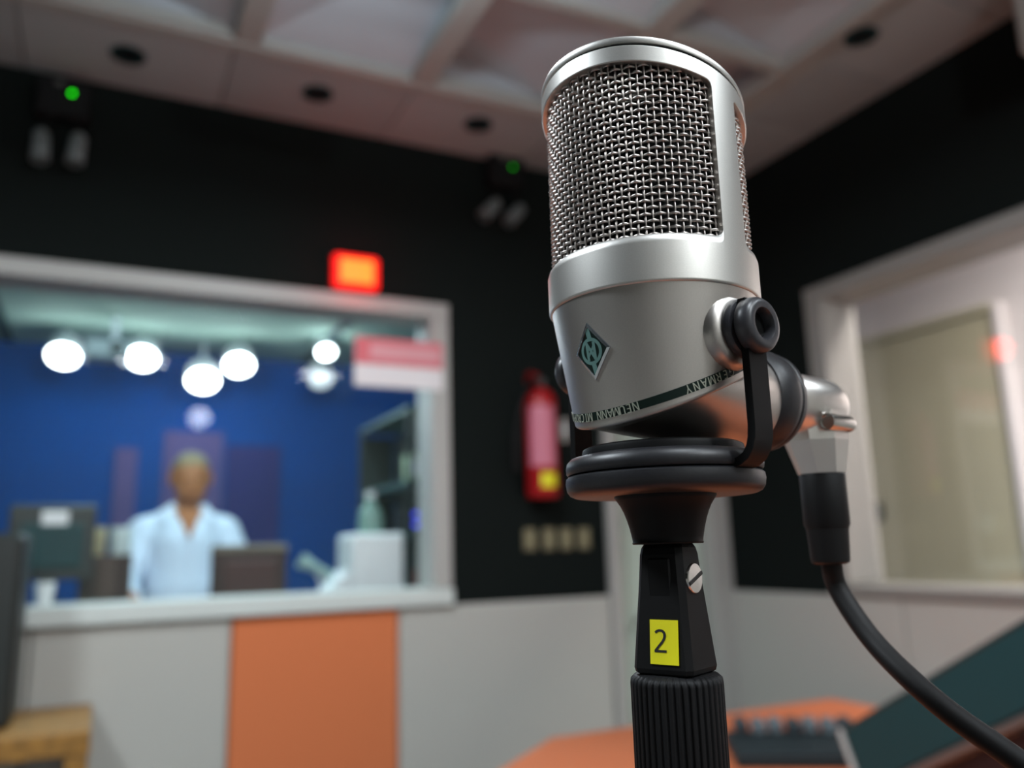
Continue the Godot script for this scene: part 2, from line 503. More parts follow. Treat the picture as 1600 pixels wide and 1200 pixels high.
func ceiling() -> void:
	var c := setting("ceiling", "grey ceiling of folded triangular panels with a tiled border", "ceiling")
	put("slab", span(Vector3(LX - 0.12, CEIL + 0.23, BZ - 0.12), Vector3(WX + 0.14, CEIL + 0.3, FZ + 0.12)), M.tile, c)
	# border tiles
	var xs := [LX]
	var x := -1.24
	while x < 1.78:
		xs.append(x); x += 0.52
	var tz0 := BZ
	var tz1 := -2.17
	var ex := [-1.6, -1.05, -0.53, -0.27, 0.25, 0.77, 1.29, 1.76]
	for k in ex.size() - 1:
		put("border_tile", span(Vector3(ex[k] + 0.002, CEIL, tz0), Vector3(ex[k + 1] - 0.002, CEIL + 0.03, tz1), 0.002), M.tile if k % 2 else M.tile_b, c)
	var ez := [-2.5, -1.9, -1.56, -1.22, -0.7, -0.2, 0.3, 0.8, 1.6]
	for k in ez.size() - 1:
		put("border_tile", span(Vector3(1.762, CEIL, ez[k] + 0.002), Vector3(WX, CEIL + 0.03, ez[k + 1] - 0.002), 0.002), M.tile_b if k % 2 else M.tile, c)
	# raised lip along the border
	put("border_lip", span(Vector3(LX, CEIL - 0.004, tz1), Vector3(1.76, CEIL + 0.045, tz1 + 0.035), 0.003), M.frame, c)
	put("border_lip", span(Vector3(1.725, CEIL - 0.004, tz1 + 0.035), Vector3(1.76, CEIL + 0.045, FZ), 0.003), M.frame, c)
	# coffers
	var h := 0.235
	var rise := 0.15
	var A := Vector3(-h, 0.02, -h)
	var B := Vector3(h, 0.02, -h)
	var C := Vector3(h, 0.02 + rise, h)
	var D := Vector3(-h, 0.02, h)
	var C0 := Vector3(h, 0.02, h)
	var faces := []
	for t in [[A, B, C, Vector3(0, -1, 0)], [A, C, D, Vector3(0, -1, 0)], [B, C, C0, Vector3(-1, 0, 0)], [D, C, C0, Vector3(0, 0, -1)]]:
		var m := MB.new()
		var off: Vector3 = -t[3] * 0.006
		m.tri(t[0], t[1], t[2], t[3])
		m.tri(t[0] + off, t[1] + off, t[2] + off, -t[3])
		faces.append(m.mesh())
	var lights := []
	for i in range(-3, 3):
		for j in 8:
			var cx := 0.53 + i * 0.5 + 0.0
			if i == -3: cx = 0.53 - 1.5
			var cz := -1.895 + j * 0.49
			if cx > 1.6: continue
			var lit := false
			for l in lights:
				if abs(cx - l.x) < 0.3 and abs(cz - l.y) < 0.27: lit = true
			if lit:
				put("flat_tile", span(Vector3(cx - 0.235, CEIL + 0.024, cz - 0.235), Vector3(cx + 0.235, CEIL + 0.04, cz + 0.235)), M.tile, c)
				continue
			var cof := Node3D.new()
			cof.name = "coffer"
			c.add_child(cof, true)
			cof.position = Vector3(cx, CEIL, cz)
			if (i + j) % 2: cof.rotation.y = PI
			for k in 4:
				put_mesh("facet", faces[k], M.facet, cof)
	for i in range(-3, 4):
		put("beam", span(Vector3(0.28 + i * 0.5 - 0.036, CEIL, tz1 + 0.036), Vector3(0.28 + i * 0.5 + 0.036, CEIL + 0.04, FZ), 0.004), M.frame, c)
	for j in 9:
		var zc := -2.14 + j * 0.49
		for i in range(-3, 3):
			put("cross_beam", span(Vector3(0.28 + i * 0.5 + 0.0365, CEIL + 0.001, zc - 0.02), Vector3(0.78 + i * 0.5 - 0.0365, CEIL + 0.041, zc + 0.02), 0.003), M.frame, c)
	# unlit recessed downlights in the border
	var spots := [[-0.01, -2.31, "first from the booth lights end"], [0.51, -2.30, "second"], [1.03, -2.28, "third"], [1.81, -1.42, ""]]
	var lab := ["unlit dark recessed downlight in the ceiling border next to the twin emergency lamp", "unlit dark recessed downlight in the ceiling border above the red glowing light", "unlit dark recessed downlight in the ceiling border near the emergency lamp behind the microphone", "unlit dark recessed downlight in the ceiling border over the second window"]
	for k in 4:
		var o := thing("recessed_downlight", lab[k], "downlight", Vector3(spots[k][0], CEIL, spots[k][1]), 0, "unlit downlights in the ceiling border")
		var b := MB.new()
		b.lathe([Vector2(0.046, -0.001), Vector2(0.046, -0.005), Vector2(0.036, -0.005), Vector2(0.034, 0.0)], 28)
		put("trim_ring", b, M.dark_teal, o)
		var q := MB.new()
		q.lathe([Vector2(0, -0.002), Vector2(0.036, -0.002)], 28)
		put("lens", q, M.black, o)

func furniture() -> void:
	# orange desk
	var o := thing("desk", "large orange topped studio desk with chamfered corner under the microphone", "desk", Vector3(0.6, 0, -0.8))
	var poly := PackedVector2Array([Vector2(1.02, -1.9), Vector2(1.95, -1.9), Vector2(1.95, -0.9), Vector2(1.05, 0.10), Vector2(0.0, 0.10), Vector2(-0.10, -0.92)])
	var loc := PackedVector2Array()
	for p in poly: loc.append(p - Vector2(0.6, -0.8))
	var b := MB.new()
	b.prism(loc, 0.762, 0.80)
	put("table_top", b, M.orange_desk, o)
	for p in [Vector2(1.0, -1.75), Vector2(1.85, -1.8), Vector2(1.85, -0.95), Vector2(0.95, 0.02), Vector2(0.08, 0.02), Vector2(0.0, -0.88)]:
		put("leg", boxed(Vector3(p.x - 0.6, 0.381, p.y + 0.8), Vector3(0.06, 0.762, 0.06), 0.004), M.metal_grey, o)
	# wooden side table
	var t := thing("side_table", "light wooden side table standing against the grey wall panel below the window", "table", Vector3(-0.45, 0, -2.28))
	put("table_top", boxed(Vector3(0, 0.875, 0), Vector3(0.92, 0.05, 0.38), 0.004), M.wood, t)
	for sx in [-1, 1]:
		for sz in [-1, 1]:
			put("leg", boxed(Vector3(sx * 0.435, 0.425, sz * 0.165), Vector3(0.045, 0.85, 0.045), 0.003), M.wood, t)
	# black loudspeaker cabinet on it
	var s := thing("loudspeaker", "black box loudspeaker standing on the wooden side table", "loudspeaker", Vector3(-0.35, 0.9, -2.32))
	put("cabinet", boxed(Vector3(0, 0.21, 0), Vector3(0.40, 0.42, 0.26), 0.012), M.dark, s)
	put("woofer", cylinder_between(Vector3(0, 0.14, 0.13), Vector3(0, 0.14, 0.15), [Vector2(0.11, 0), Vector2(0.11, 0.008), Vector2(0.095, 0.008), Vector2(0.04, -0.01), Vector2(0.035, 0.0), Vector2(0, 0.006)], 32), M.black, s)
	put("tweeter", cylinder_between(Vector3(0, 0.32, 0.13), Vector3(0, 0.32, 0.15), [Vector2(0.05, 0), Vector2(0.05, 0.006), Vector2(0.02, 0.002), Vector2(0.012, 0.008), Vector2(0, 0.010)], 28), M.black, s)
	# sloping monitor on the desk
	var A := Vector3(1.2212, 0.9147, -1.1775)
	var e1 := (Vector3(1.1061, 1.2032, -0.624) - A)
	var ln := e1.length()
	e1 = e1.normalized()
	var e2 := Vector3(1.2147, 0.8266, -1.1434) - A
	e2 = (e2 - e1 * e2.dot(e1)).normalized()
	var e3 := e1.cross(e2).normalized()
	if e3.x > 0: e3 = -e3
	var base := Vector3(1.40, 0.80, -0.78)
	var mo := thing("sloping_monitor", "dark teal glass monitor tilted up on the orange desk beside the cable", "monitor", base)
	var tf := Transform3D(Basis(e1, e2, e1.cross(e2)), A - base)
	var out := tf.basis.inverse() * e3
	put("casing", boxed(Vector3(ln * 0.5, 0.055, -out.z * 0.014), Vector3(ln, 0.115, 0.026), 0.004, tf), M.dark, mo)
	put("screen", boxed(Vector3(ln * 0.5 + 0.006, 0.052, out.z * 0.0), Vector3(ln - 0.02, 0.092, 0.004), 0.001, tf), M.dark_teal, mo)
	put("bezel", boxed(Vector3(ln * 0.5, 0.108, out.z * 0.002), Vector3(ln, 0.012, 0.008), 0.002, tf), M.metal_grey, mo)
	put("bezel", boxed(Vector3(0.004, 0.055, out.z * 0.002), Vector3(0.010, 0.112, 0.008), 0.002, tf), M.frame, mo)
	var kb := MB.new()
	for z in [-out.z * 0.004, -out.z * 0.024]:
		kb.quad(tf * Vector3(0, 0.117, z), tf * Vector3(ln, 0.117, z), tf * Vector3(ln, 0.30, z), tf * Vector3(0, 0.121, z), e3 if z * out.z > -0.01 * abs(out.z) else -e3)
	kb.quad(tf * Vector3(0, 0.121, -out.z * 0.004), tf * Vector3(ln, 0.30, -out.z * 0.004), tf * Vector3(ln, 0.30, -out.z * 0.024), tf * Vector3(0, 0.121, -out.z * 0.024), Vector3(0, -1, 0))
	kb.quad(tf * Vector3(ln, 0.117, -out.z * 0.004), tf * Vector3(ln, 0.30, -out.z * 0.004), tf * Vector3(ln, 0.30, -out.z * 0.024), tf * Vector3(ln, 0.117, -out.z * 0.024), e1)
	put("side_cheek", kb, mat(Color(0.15, 0.08, 0.075), 0.6, 0.0, 0.3), mo)
	var grip := tf * Vector3(ln * 0.5, 0.055, -out.z * 0.03)
	put("support", span(Vector3(-0.025, 0.021, -0.025), Vector3(0.025, grip.y, 0.025), 0.004), M.dark, mo)
	put("support_arm", cylinder_between(Vector3(0, grip.y - 0.02, 0), grip, [Vector2(0, 0), Vector2(0.014, 0), Vector2(0.014, (grip - Vector3(0, grip.y - 0.02, 0)).length())], 14), M.dark, mo)
	put("foot", boxed(Vector3(0, 0.0105, 0), Vector3(0.26, 0.02, 0.22), 0.004), M.dark, mo)
	# fader console
	var cp := thing("fader_console", "dark audio console with a row of grey fader caps on the orange desk", "console", Vector3(1.42, 0.8, -1.5), -0.58)
	put("housing", boxed(Vector3(0, 0.015, 0.06), Vector3(0.30, 0.03, 0.22), 0.004), mat(Color(0.13, 0.16, 0.17), 0.6, 0.0, 0.3), cp)
	for k in 7:
		put("fader_cap", boxed(Vector3(-0.115 + k * 0.038, 0.0465, -0.02 + 0.01 * (k % 2)), Vector3(0.030, 0.034, 0.05), 0.007), mat(Color(0.34, 0.38, 0.40), 0.5) if k % 3 else mat(Color(0.16, 0.20, 0.22), 0.5), cp)

# ---------------------------------------------------------------- microphone
const MIC := Vector3(0.1504, 1.3211, -0.2038)   # middle of the lower edge of the collar ring
const MIC_TURN := -1.3513                        # front of the microphone (local +z)
const FOOT := 0.0705
const R := 0.0323
const TILT := 0.255
const SLOT_LOW := 0.0140
const SLOT_TOP := 0.0604
const CAP_TOP := 0.0687

func on_mic(called: String, b: MB, m: Material, parent: Node) -> MeshInstance3D:
	return put(called, b, m, parent, Vector3(0, FOOT, 0))

func body_r(y: float) -> float:
	return 0.0314 + 0.166 * y

func slant(yc: float, s: float, f: float) -> Vector2:
	# height and radius where the tapered body meets the plane y = yc - s * z at angle f from the front
	var y := (yc - s * 0.0314 * cos(f)) / (1.0 + s * 0.166 * cos(f))
	return Vector2(y, body_r(y))

func polar(r: float, y: float, f: float) -> Vector3:
	return Vector3(r * sin(f), y, r * cos(f))

func microphone() -> void:
	var o := thing("studio_microphone", "satin silver studio microphone with woven grille in black yoke", "microphone", MIC - Vector3(0, FOOT, 0), MIC_TURN)
	# ---- head shell with two slots
	var half := deg_to_rad(81.0)
	var fs := []
	var nn := 288
	for k in nn: fs.append(TAU * k / nn)
	for s in [half, -half, PI - half, PI + half]:
		for d in [0.0, 0.002, 0.006, 0.012, 0.02, 0.03, 0.045, 0.06, -0.002]:
			var q: float = s
			var inward := -1.0
			if is_equal_approx(s, -half): inward = 1.0
			elif is_equal_approx(s, PI - half): inward = 1.0
			fs.append(fposmod(q + inward * d, TAU))
	fs.sort()
	var shell := MB.new()
	var corner := 0.0018
	var rowset := []
	for f in fs:
		var a: float = abs(wrapf(f, -PI, PI))
		if a > PI * 0.5: a = PI - a
		var sdist := (half - a) * R          # distance inside the slot from its side edge
		var cf := cos(f)
		var top_slot := SLOT_TOP + TILT * R * cf
		var low_slot := SLOT_LOW
		var inside := sdist >= -1e-6
		if inside and sdist < corner:
			var e := corner - sqrt(max(0.0, corner * corner - (corner - sdist) * (corner - sdist)))
			top_slot -= e
			low_slot += e
		var g: float = clamp(sdist / 0.003, 0.0, 1.0) if inside else 0.0
		rowset.append([f, inside, low_slot, top_slot, g, CAP_TOP + TILT * R * cf])
	var rs := rowset.size()
	for k in rs:
		var A: Array = rowset[k]
		var B: Array = rowset[(k + 1) % rs]
		var fa: float = A[0]
		var fb: float = B[0]
		if B[0] - A[0] < 1e-7 and k < rs - 1: continue
		var slot: bool = A[1] and B[1]
		var ring := func(y0a: float, r0a: float, y0b: float, r0b: float, y1a: float, r1a: float, y1b: float, r1b: float, nu: float, nv: float, ny0: float, ny1: float) -> void:
			var i0 := shell.vert(polar(r0a, y0a, fa), (polar(1, 0, fa) * nu + Vector3(0, ny0, 0)).normalized())
			var i1 := shell.vert(polar(r0b, y0b, fb), (polar(1, 0, fb) * nu + Vector3(0, ny0, 0)).normalized())
			var i2 := shell.vert(polar(r1b, y1b, fb), (polar(1, 0, fb) * nv + Vector3(0, ny1, 0)).normalized())
			var i3 := shell.vert(polar(r1a, y1a, fa), (polar(1, 0, fa) * nv + Vector3(0, ny1, 0)).normalized())
			shell.quad_i(i0, i1, i2, i3)
		# under side and lower bevel of the collar ring
		ring.call(0.0, 0.0300, 0.0, 0.0300, 0.0, R - 0.0007, 0.0, R - 0.0007, 0.0, 0.0, -1.0, -1.0)
		ring.call(0.0, R - 0.0007, 0.0, R - 0.0007, 0.0007, R, 0.0007, R, 0.6, 1.0, -0.8, 0.0)
		var ta: float = A[5] - 0.0035
		var tb: float = B[5] - 0.0035
		if slot:
			var la: float = A[2]
			var lb: float = B[2]
			var ga: float = 0.0013 * A[4]
			var gb: float = 0.0013 * B[4]
			ring.call(0.0007, R, 0.0007, R, la - 0.0026, R, lb - 0.0026, R, 1.0, 1.0, 0.0, 0.02)
			ring.call(la - 0.0026, R, lb - 0.0026, R, la - 0.0010, R - ga * 0.35, lb - 0.0010, R - gb * 0.35, 1.0, 1.0, 0.02, 0.45)
			ring.call(la - 0.0010, R - ga * 0.35, lb - 0.0010, R - gb * 0.35, la, R - ga, lb, R - gb, 1.0, 0.8, 0.45, 0.75)
			ring.call(la, R - ga, lb, R - gb, la + 0.0002, 0.0298, lb + 0.0002, 0.0298, 0.2, 0.0, 1.0, 1.0)
			# lip at the top of the slot
			ring.call(A[3], 0.0298, B[3], 0.0298, A[3], R - 0.0003, B[3], R - 0.0003, 0.0, 0.0, -1.0, -1.0)
			ring.call(A[3], R - 0.0003, B[3], R - 0.0003, A[3] + 0.0003, R, B[3] + 0.0003, R, 0.6, 1.0, -0.8, 0.0)
			ring.call(A[3] + 0.0003, R, B[3] + 0.0003, R, ta, R, tb, R, 1.0, 1.0, 0.0, 0.0)
		else:
			ring.call(0.0007, R, 0.0007, R, ta, R, tb, R, 1.0, 1.0, 0.0, 0.0)
			if A[1] != B[1]:
				pass
		ring.call(ta, R, tb, R, ta + 0.0004, R - 0.0004, tb + 0.0004, R - 0.0004, 1.0, 0.6, 0.2, 0.8)
		ring.call(ta + 0.0004, R - 0.0004, tb + 0.0004, R - 0.0004, ta + 0.0004, R - 0.002, tb + 0.0004, R - 0.002, 0.0, 0.0, 1.0, 1.0)
	# side walls of the slots
	for s in [half, -half, PI - half, PI + half]:
		var cf := cos(s)
		var y1: float = SLOT_TOP + TILT * R * cf - corner
		var dirn := Vector3(cos(s), 0, -sin(s))
		if cos(s) < 0: dirn = -dirn
		var toward := polar(1, 0, s).cross(Vector3.UP)
		if s == half or s == PI + half: toward = toward
		var mid: float = 0.0 if abs(s) < PI * 0.5 else PI
		var o2 := polar(1, 0, mid)
		shell.quad(polar(0.0298, SLOT_LOW, s), polar(R, SLOT_LOW, s), polar(R, y1 + corner, s), polar(0.0298, y1 + corner, s), o2)
	on_mic("head_shell", shell, M.nickel, o)
	# ---- cap on the slanted top
	var cap := MB.new()
	var cp := [Vector2(0, 0.0012), Vector2(0.012, 0.0011), Vector2(0.024, 0.0007), Vector2(0.0300, 0.0003), Vector2(R - 0.0006, 0.0), Vector2(R - 0.0002, -0.0003), Vector2(R, -0.0008), Vector2(R, -0.0018), Vector2(R - 0.0002, -0.0023), Vector2(R - 0.0022, -0.0024), Vector2(R - 0.0022, -0.0036)]
	var rows := []
	for p in cp:
		var row := []
		for j in 120:
			var f := TAU * j / 120
			row.append(polar(p.x, CAP_TOP + p.y + TILT * p.x * cos(f), f))
		rows.append(row)
	cap.grid(rows.slice(0, 9), true, Vector3(0, CAP_TOP - 0.02, 0))
	cap.grid(rows.slice(8, 10), true, Vector3(0, CAP_TOP + 0.2, 0))
	cap.grid(rows.slice(9, 11), true, Vector3(0, CAP_TOP, 0))
	on_mic("top_cap", cap, M.nickel, o)
	var gap := MB.new()
	rows = []
	for y in [-0.0023, -0.0037]:
		var row := []
		for j in 120:
			var f := TAU * j / 120
			row.append(polar(R - 0.0007, CAP_TOP + y + TILT * (R - 0.0007) * cos(f), f))
		rows.append(row)
	gap.grid(rows, true, Vector3(0, CAP_TOP, 0))
	on_mic("gap_ring", gap, M.inner, o)
	# ---- woven wire grille
	woven_grille(o, half)
	var inner := MB.new()
	inner.lathe([Vector2(0.0, 0.003), Vector2(0.0270, 0.003), Vector2(0.0270, 0.057), Vector2(0.0, 0.057)], 64)
	on_mic("inner_screen", inner, M.inner, o)
	# ---- tapered body
	var body := MB.new()
	var ang := []
	for j in 160: ang.append(TAU * j / 160)
	rows = []
	for i in 11:
		var row := []
		for f in ang:
			var e := slant(-0.0264, 0.41, f)
			var y: float = lerp(0.0, e.x, i / 10.0)
			row.append(polar(body_r(y), y, f))
		rows.append(row)
	body.grid(rows, true, Vector3(0, -0.014, 0))
	# rounded lip
	rows = []
	for q in [[0.0, 0.0], [-0.0005, 0.00015], [-0.0008, 0.0004], [-0.0010, 0.0008]]:
		var row := []
		for f in ang:
			var e := slant(-0.0264, 0.41, f)
			row.append(polar(e.y - q[1], e.x + q[0], f))
		rows.append(row)
	body.grid(rows, true, Vector3(0, -0.014, 0))
	for q in [[0.0008, 0.0045]]:
		for j in 160:
			var pa := []
			for f in [ang[j], ang[(j + 1) % 160]]:
				var e := slant(-0.0264, 0.41, f)
				for w in q: pa.append(polar(e.y - w, e.x - 0.0010, f))
			body.quad(pa[0], pa[2], pa[3], pa[1], Vector3(0, -1, 0))
	on_mic("body", body, M.nickel_body, o)
	# ---- housing under the slanted edge, running back to the socket
	var hou := MB.new()
	rows = []
	var sock := Vector3(0, -0.0245, -0.0405)
	for i in 13:
		var t := i / 12.0
		var row := []
		for f in ang:
			var e := slant(-0.0274, 0.41, f)
			var a := polar(e.y - 0.0042, e.x, f)
			var b := sock + Vector3(0.0160 * sin(f), -0.0160 * cos(f), 0)
			var p := a.lerp(b, t)
			p += Vector3(0.0016 * sin(f), -0.0008 * max(0.0, cos(f)), 0.0) * sin(t * PI)
			row.append(p)
		rows.append(row)
	hou.grid(rows, true, Vector3(0, -0.024, -0.015))
	on_mic("socket_housing", hou, M.nickel_body, o)
	# ---- rubber sleeve round the socket
	var back := Transform3D(Basis(Vector3(1, 0, 0), Vector3(0, 0, -1), Vector3(0, 1, 0)), Vector3(0, -0.0235, -0.040))
	var sl := MB.new()
	sl.lathe([Vector2(0.0145, 0.0), Vector2(0.0162, 0.0004), Vector2(0.0171, 0.002), Vector2(0.0175, 0.005), Vector2(0.0175, 0.0085), Vector2(0.0172, 0.0108), Vector2(0.0168, 0.0112), Vector2(0.0168, 0.0117), Vector2(0.0171, 0.0121), Vector2(0.0168, 0.0142), Vector2(0.0158, 0.0160), Vector2(0.0145, 0.0168), Vector2(0.010, 0.0168)], 72, back)
	on_mic("rubber_sleeve", sl, M.rubber, o)
	# ---- green stripe with lettering
	var st := MB.new()
	for side in 3:
		rows = []
		var lo_off := 0.00018
		for k in 2:
			var row := []
			for f in ang:
				var lo := slant(-0.0250, 0.41, f)
				var hi := slant(-0.0220, 0.43, f)
				var pick := lo if (side == 0 and k == 0) or side == 1 else hi
				var rr: float = pick.y + (lo_off if side == 0 or k == 1 else -0.0002)
				row.append(polar(rr, pick.x, f))
			rows.append(row)
		st.grid(rows, true, Vector3(0, -0.025, 0), true)
	var stripe := on_mic("stripe", st, M.green, o)
	stripe.set_meta("label", "dark green slanted stripe with pale lettering")
	var font := SystemFont.new()
	font.font_names = PackedStringArray(["Droid Sans"])
	var letters := {}
	var put_text := func(text: String, start_deg: float, pitch_deg: float) -> void:
		for k in text.length():
			var ch := text[k]
			if ch == " ": continue
			if not letters.has(ch):
				var tm := TextMesh.new()
				tm.text = ch
				tm.font = font
				tm.font_size = 32
				tm.pixel_size = 0.0022 / 23.0
				tm.depth = 0.00012
				tm.curve_step = 2.0
				letters[ch] = tm
			var f := deg_to_rad(start_deg - pitch_deg * (k + 0.5))
			var lo := slant(-0.0250, 0.41, f)
			var hi := slant(-0.0220, 0.43, f)
			var c := polar((lo.y + hi.y) * 0.5 + 0.00026, (lo.x + hi.x) * 0.5, f)
			var f2 := f - 0.04
			var lo2 := slant(-0.0250, 0.41, f2)
			var hi2 := slant(-0.0220, 0.43, f2)
			var c2 := polar((lo2.y + hi2.y) * 0.5 + 0.00026, (lo2.x + hi2.x) * 0.5, f2)
			var ex := (c2 - c).normalized()
			var ez := polar(1, -0.166, f).normalized()
			ez = (ez - ex * ez.dot(ex)).normalized()
			var li := MeshInstance3D.new()
			li.name = "letter"
			li.mesh = letters[ch]
			li.material_override = M.letter
			stripe.add_child(li, true)
			li.transform = Transform3D(Basis(ex, ez.cross(ex), ez), c)
	put_text.call("GERMANY", 91.0, 5.0)
	put_text.call("NEUMANN MICROPHONE", 29.0, 4.4)
	# ---- diamond emblem on the front
	var em := Node3D.new()
	em.name = "emblem"
	em.set_meta("label", "dark green diamond emblem with a pale ring inside a silver edge")
	o.add_child(em, true)
	var ef := deg_to_rad(2.5)
	var ey := -0.0162
	var ez3 := polar(1, -0.166, ef).normalized()
	var ex3 := Vector3(cos(ef), 0, -sin(ef))
	em.transform = Transform3D(Basis(ex3, ez3.cross(ex3), ez3), polar(body_r(ey) - 0.0003, ey + FOOT, ef))
	var dx := 0.0066
	var dy := 0.0083
	var edge := MB.new()
	var plate := MB.new()
	var corners := [Vector2(0, 1), Vector2(1, 0), Vector2(0, -1), Vector2(-1, 0)]
	var bend := func(p: Vector2, z: float) -> Vector3:
		return Vector3(p.x, p.y, z - p.x * p.x / (2.0 * 0.029))
	for k in 4:
		var a := Vector2(corners[k].x * dx, corners[k].y * dy)
		var b := Vector2(corners[(k + 1) % 4].x * dx, corners[(k + 1) % 4].y * dy)
		for s in 4:
			var p0 := a.lerp(b, s / 4.0)
			var p1 := a.lerp(b, (s + 1) / 4.0)
			edge.quad(bend.call(p0, 0.0), bend.call(p1, 0.0), bend.call(p1, 0.0007), bend.call(p0, 0.0007), Vector3(p0.x + p1.x, p0.y + p1.y, 0))
			edge.quad(bend.call(p0, 0.0007), bend.call(p1, 0.0007), bend.call(p1 * 0.86, 0.0009), bend.call(p0 * 0.86, 0.0009), Vector3(0, 0, 1))
			edge.quad(bend.call(p0 * 0.86, 0.0009), bend.call(p1 * 0.86, 0.0009), bend.call(p1 * 0.84, 0.0006), bend.call(p0 * 0.84, 0.0006), Vector3(0, 0, 1))
			for u in 4:
				var k0 := 0.84 * u / 4.0
				var k1 := 0.84 * (u + 1) / 4.0
				plate.quad(bend.call(p0 * k0, 0.0006), bend.call(p1 * k0 + Vector2(1e-7, 0), 0.0006), bend.call(p1 * k1, 0.0006), bend.call(p0 * k1, 0.0006), Vector3(0, 0, 1))
	put("edge_frame", edge, M.silver, em)
	put("plate", plate, M.green, em)
	var mark := MB.new()
	for k in 40:
		var a0 := TAU * k / 40
		var a1 := TAU * (k + 1) / 40
		var q0 := Vector2(cos(a0), sin(a0))
		var q1 := Vector2(cos(a1), sin(a1))
		mark.quad(bend.call(q0 * 0.0029, 0.00068), bend.call(q1 * 0.0029, 0.00068), bend.call(q1 * 0.0039, 0.00068), bend.call(q0 * 0.0039, 0.00068), Vector3(0, 0, 1))
	var bar := func(a: Vector2, b: Vector2, w: float) -> void:
		var d := (b - a).normalized()
		var s := Vector2(-d.y, d.x) * w * 0.5
		mark.quad(bend.call(a - s, 0.0007), bend.call(b - s, 0.0007), bend.call(b + s, 0.0007), bend.call(a + s, 0.0007), Vector3(0, 0, 1))
	bar.call(Vector2(0.0002, 0.0036), Vector2(-0.0004, 0.0066), 0.0016)
	bar.call(Vector2(0.0003, -0.0036), Vector2(0.0008, -0.0066), 0.0016)
	bar.call(Vector2(-0.0013, -0.0026), Vector2(-0.0013, 0.0026), 0.0010)
	bar.call(Vector2(0.0013, -0.0026), Vector2(0.0013, 0.0026), 0.0010)
	bar.call(Vector2(-0.0013, -0.0016), Vector2(0.0013, 0.0016), 0.0007)
	bar.call(Vector2(-0.0012, 0.0022), Vector2(0.0012, -0.0022), 0.0009)
	put("mark", mark, M.green_print, em)
	# ---- pivots and knobs
	for s in [1.0, -1.0]:
		var pt := Transform3D(Basis(Vector3(0, 0, 1), Vector3(s, 0, 0), Vector3(0, s, 0)), Vector3(0, -0.0125, 0))
		var boss := MB.new()
		boss.lathe([Vector2(0.0112, 0.0220), Vector2(0.0111, 0.0278), Vector2(0.0106, 0.0296), Vector2(0.0096, 0.0307), Vector2(0.0084, 0.0311), Vector2(0.0, 0.0311)], 40, pt)
		on_mic("pivot_boss", boss, M.nickel_body, o)
		var ws := MB.new()
		ws.lathe([Vector2(0.0070, 0.0308), Vector2(0.0080, 0.0310), Vector2(0.0084, 0.0316), Vector2(0.0084, 0.0328), Vector2(0.0080, 0.0335), Vector2(0.0064, 0.0337), Vector2(0.0064, 0.0344)], 40, pt)
		on_mic("washer", ws, M.knob, o)
		var kn := MB.new()
		kn.lathe([Vector2(0.0064, 0.0343), Vector2(0.0074, 0.0345), Vector2(0.0079, 0.0351), Vector2(0.0079, 0.0368), Vector2(0.0076, 0.0382), Vector2(0.0068, 0.0392), Vector2(0.0058, 0.0395), Vector2(0.0046, 0.0393), Vector2(0.0042, 0.0386), Vector2(0.0040, 0.0355), Vector2(0.0, 0.0355)], 48, pt)
		on_mic("knob", kn, M.knob, o)
	# ---- yoke strap: arms outside the body, bent in under it
	var path := []
	for s in [1.0, -1.0]:
		var seg := [Vector2(0.0350, -0.0050), Vector2(0.0350, -0.0125), Vector2(0.0350, -0.0400), Vector2(0.0347, -0.0432), Vector2(0.0339, -0.0458), Vector2(0.0324, -0.0479), Vector2(0.0302, -0.0492), Vector2(0.0275, -0.0498), Vector2(0.0, -0.0500)]
		if s < 0: seg.reverse()
		for p in seg:
			if s < 0 and p.x == 0.0: continue
			path.append(Vector2(p.x * s, p.y))
	var yoke := MB.new()
	var hw := 0.0040
	var th := 0.0012
	for k in path.size() - 1:
		var a: Vector2 = path[k]
		var b: Vector2 = path[k + 1]
		var norm := func(i: int) -> Vector2:
			var d: Vector2 = (path[min(i + 1, path.size() - 1)] - path[max(i - 1, 0)]).normalized()
			return Vector2(-d.y, d.x)
		var na: Vector2 = norm.call(k)
		var nb: Vector2 = norm.call(k + 1)
		var P := func(q: Vector2, m: Vector2, i: float, z: float) -> Vector3: return Vector3(q.x + m.x * i, q.y + m.y * i, z)
		for i in [th, -th]:
			var n0: Vector3 = Vector3(na.x, na.y, 0) * sign(i)
			var n1: Vector3 = Vector3(nb.x, nb.y, 0) * sign(i)
			yoke.quad_i(yoke.vert(P.call(a, na, i, -hw), n0), yoke.vert(P.call(b, nb, i, -hw), n1), yoke.vert(P.call(b, nb, i, hw), n1), yoke.vert(P.call(a, na, i, hw), n0))
		for z in [hw, -hw]:
			yoke.quad(P.call(a, na, th, z), P.call(b, nb, th, z), P.call(b, nb, -th, z), P.call(a, na, -th, z), Vector3(0, 0, z))
	on_mic("yoke", yoke, M.black_paint, o)
	# ---- shock mount saucer: two rubber rings, inner disc, flared foot
	var disc := MB.new()
	disc.lathe([Vector2(0, -0.0419), Vector2(0.0228, -0.0419), Vector2(0.0238, -0.0424), Vector2(0.0240, -0.0432), Vector2(0.0240, -0.0452)], 80, Transform3D(), -1.0)
	on_mic("top_disc", disc, M.black_paint, o)
	var r1 := MB.new()
	r1.lathe([Vector2(0.018, -0.0447), Vector2(0.0255, -0.0446), Vector2(0.0275, -0.0451), Vector2(0.0287, -0.0463), Vector2(0.0291, -0.0479), Vector2(0.0290, -0.0493), Vector2(0.0285, -0.0499), Vector2(0.026, -0.0500)], 96, Transform3D(), -1.0)
	on_mic("rubber_ring", r1, M.rubber, o)
	var r2 := MB.new()
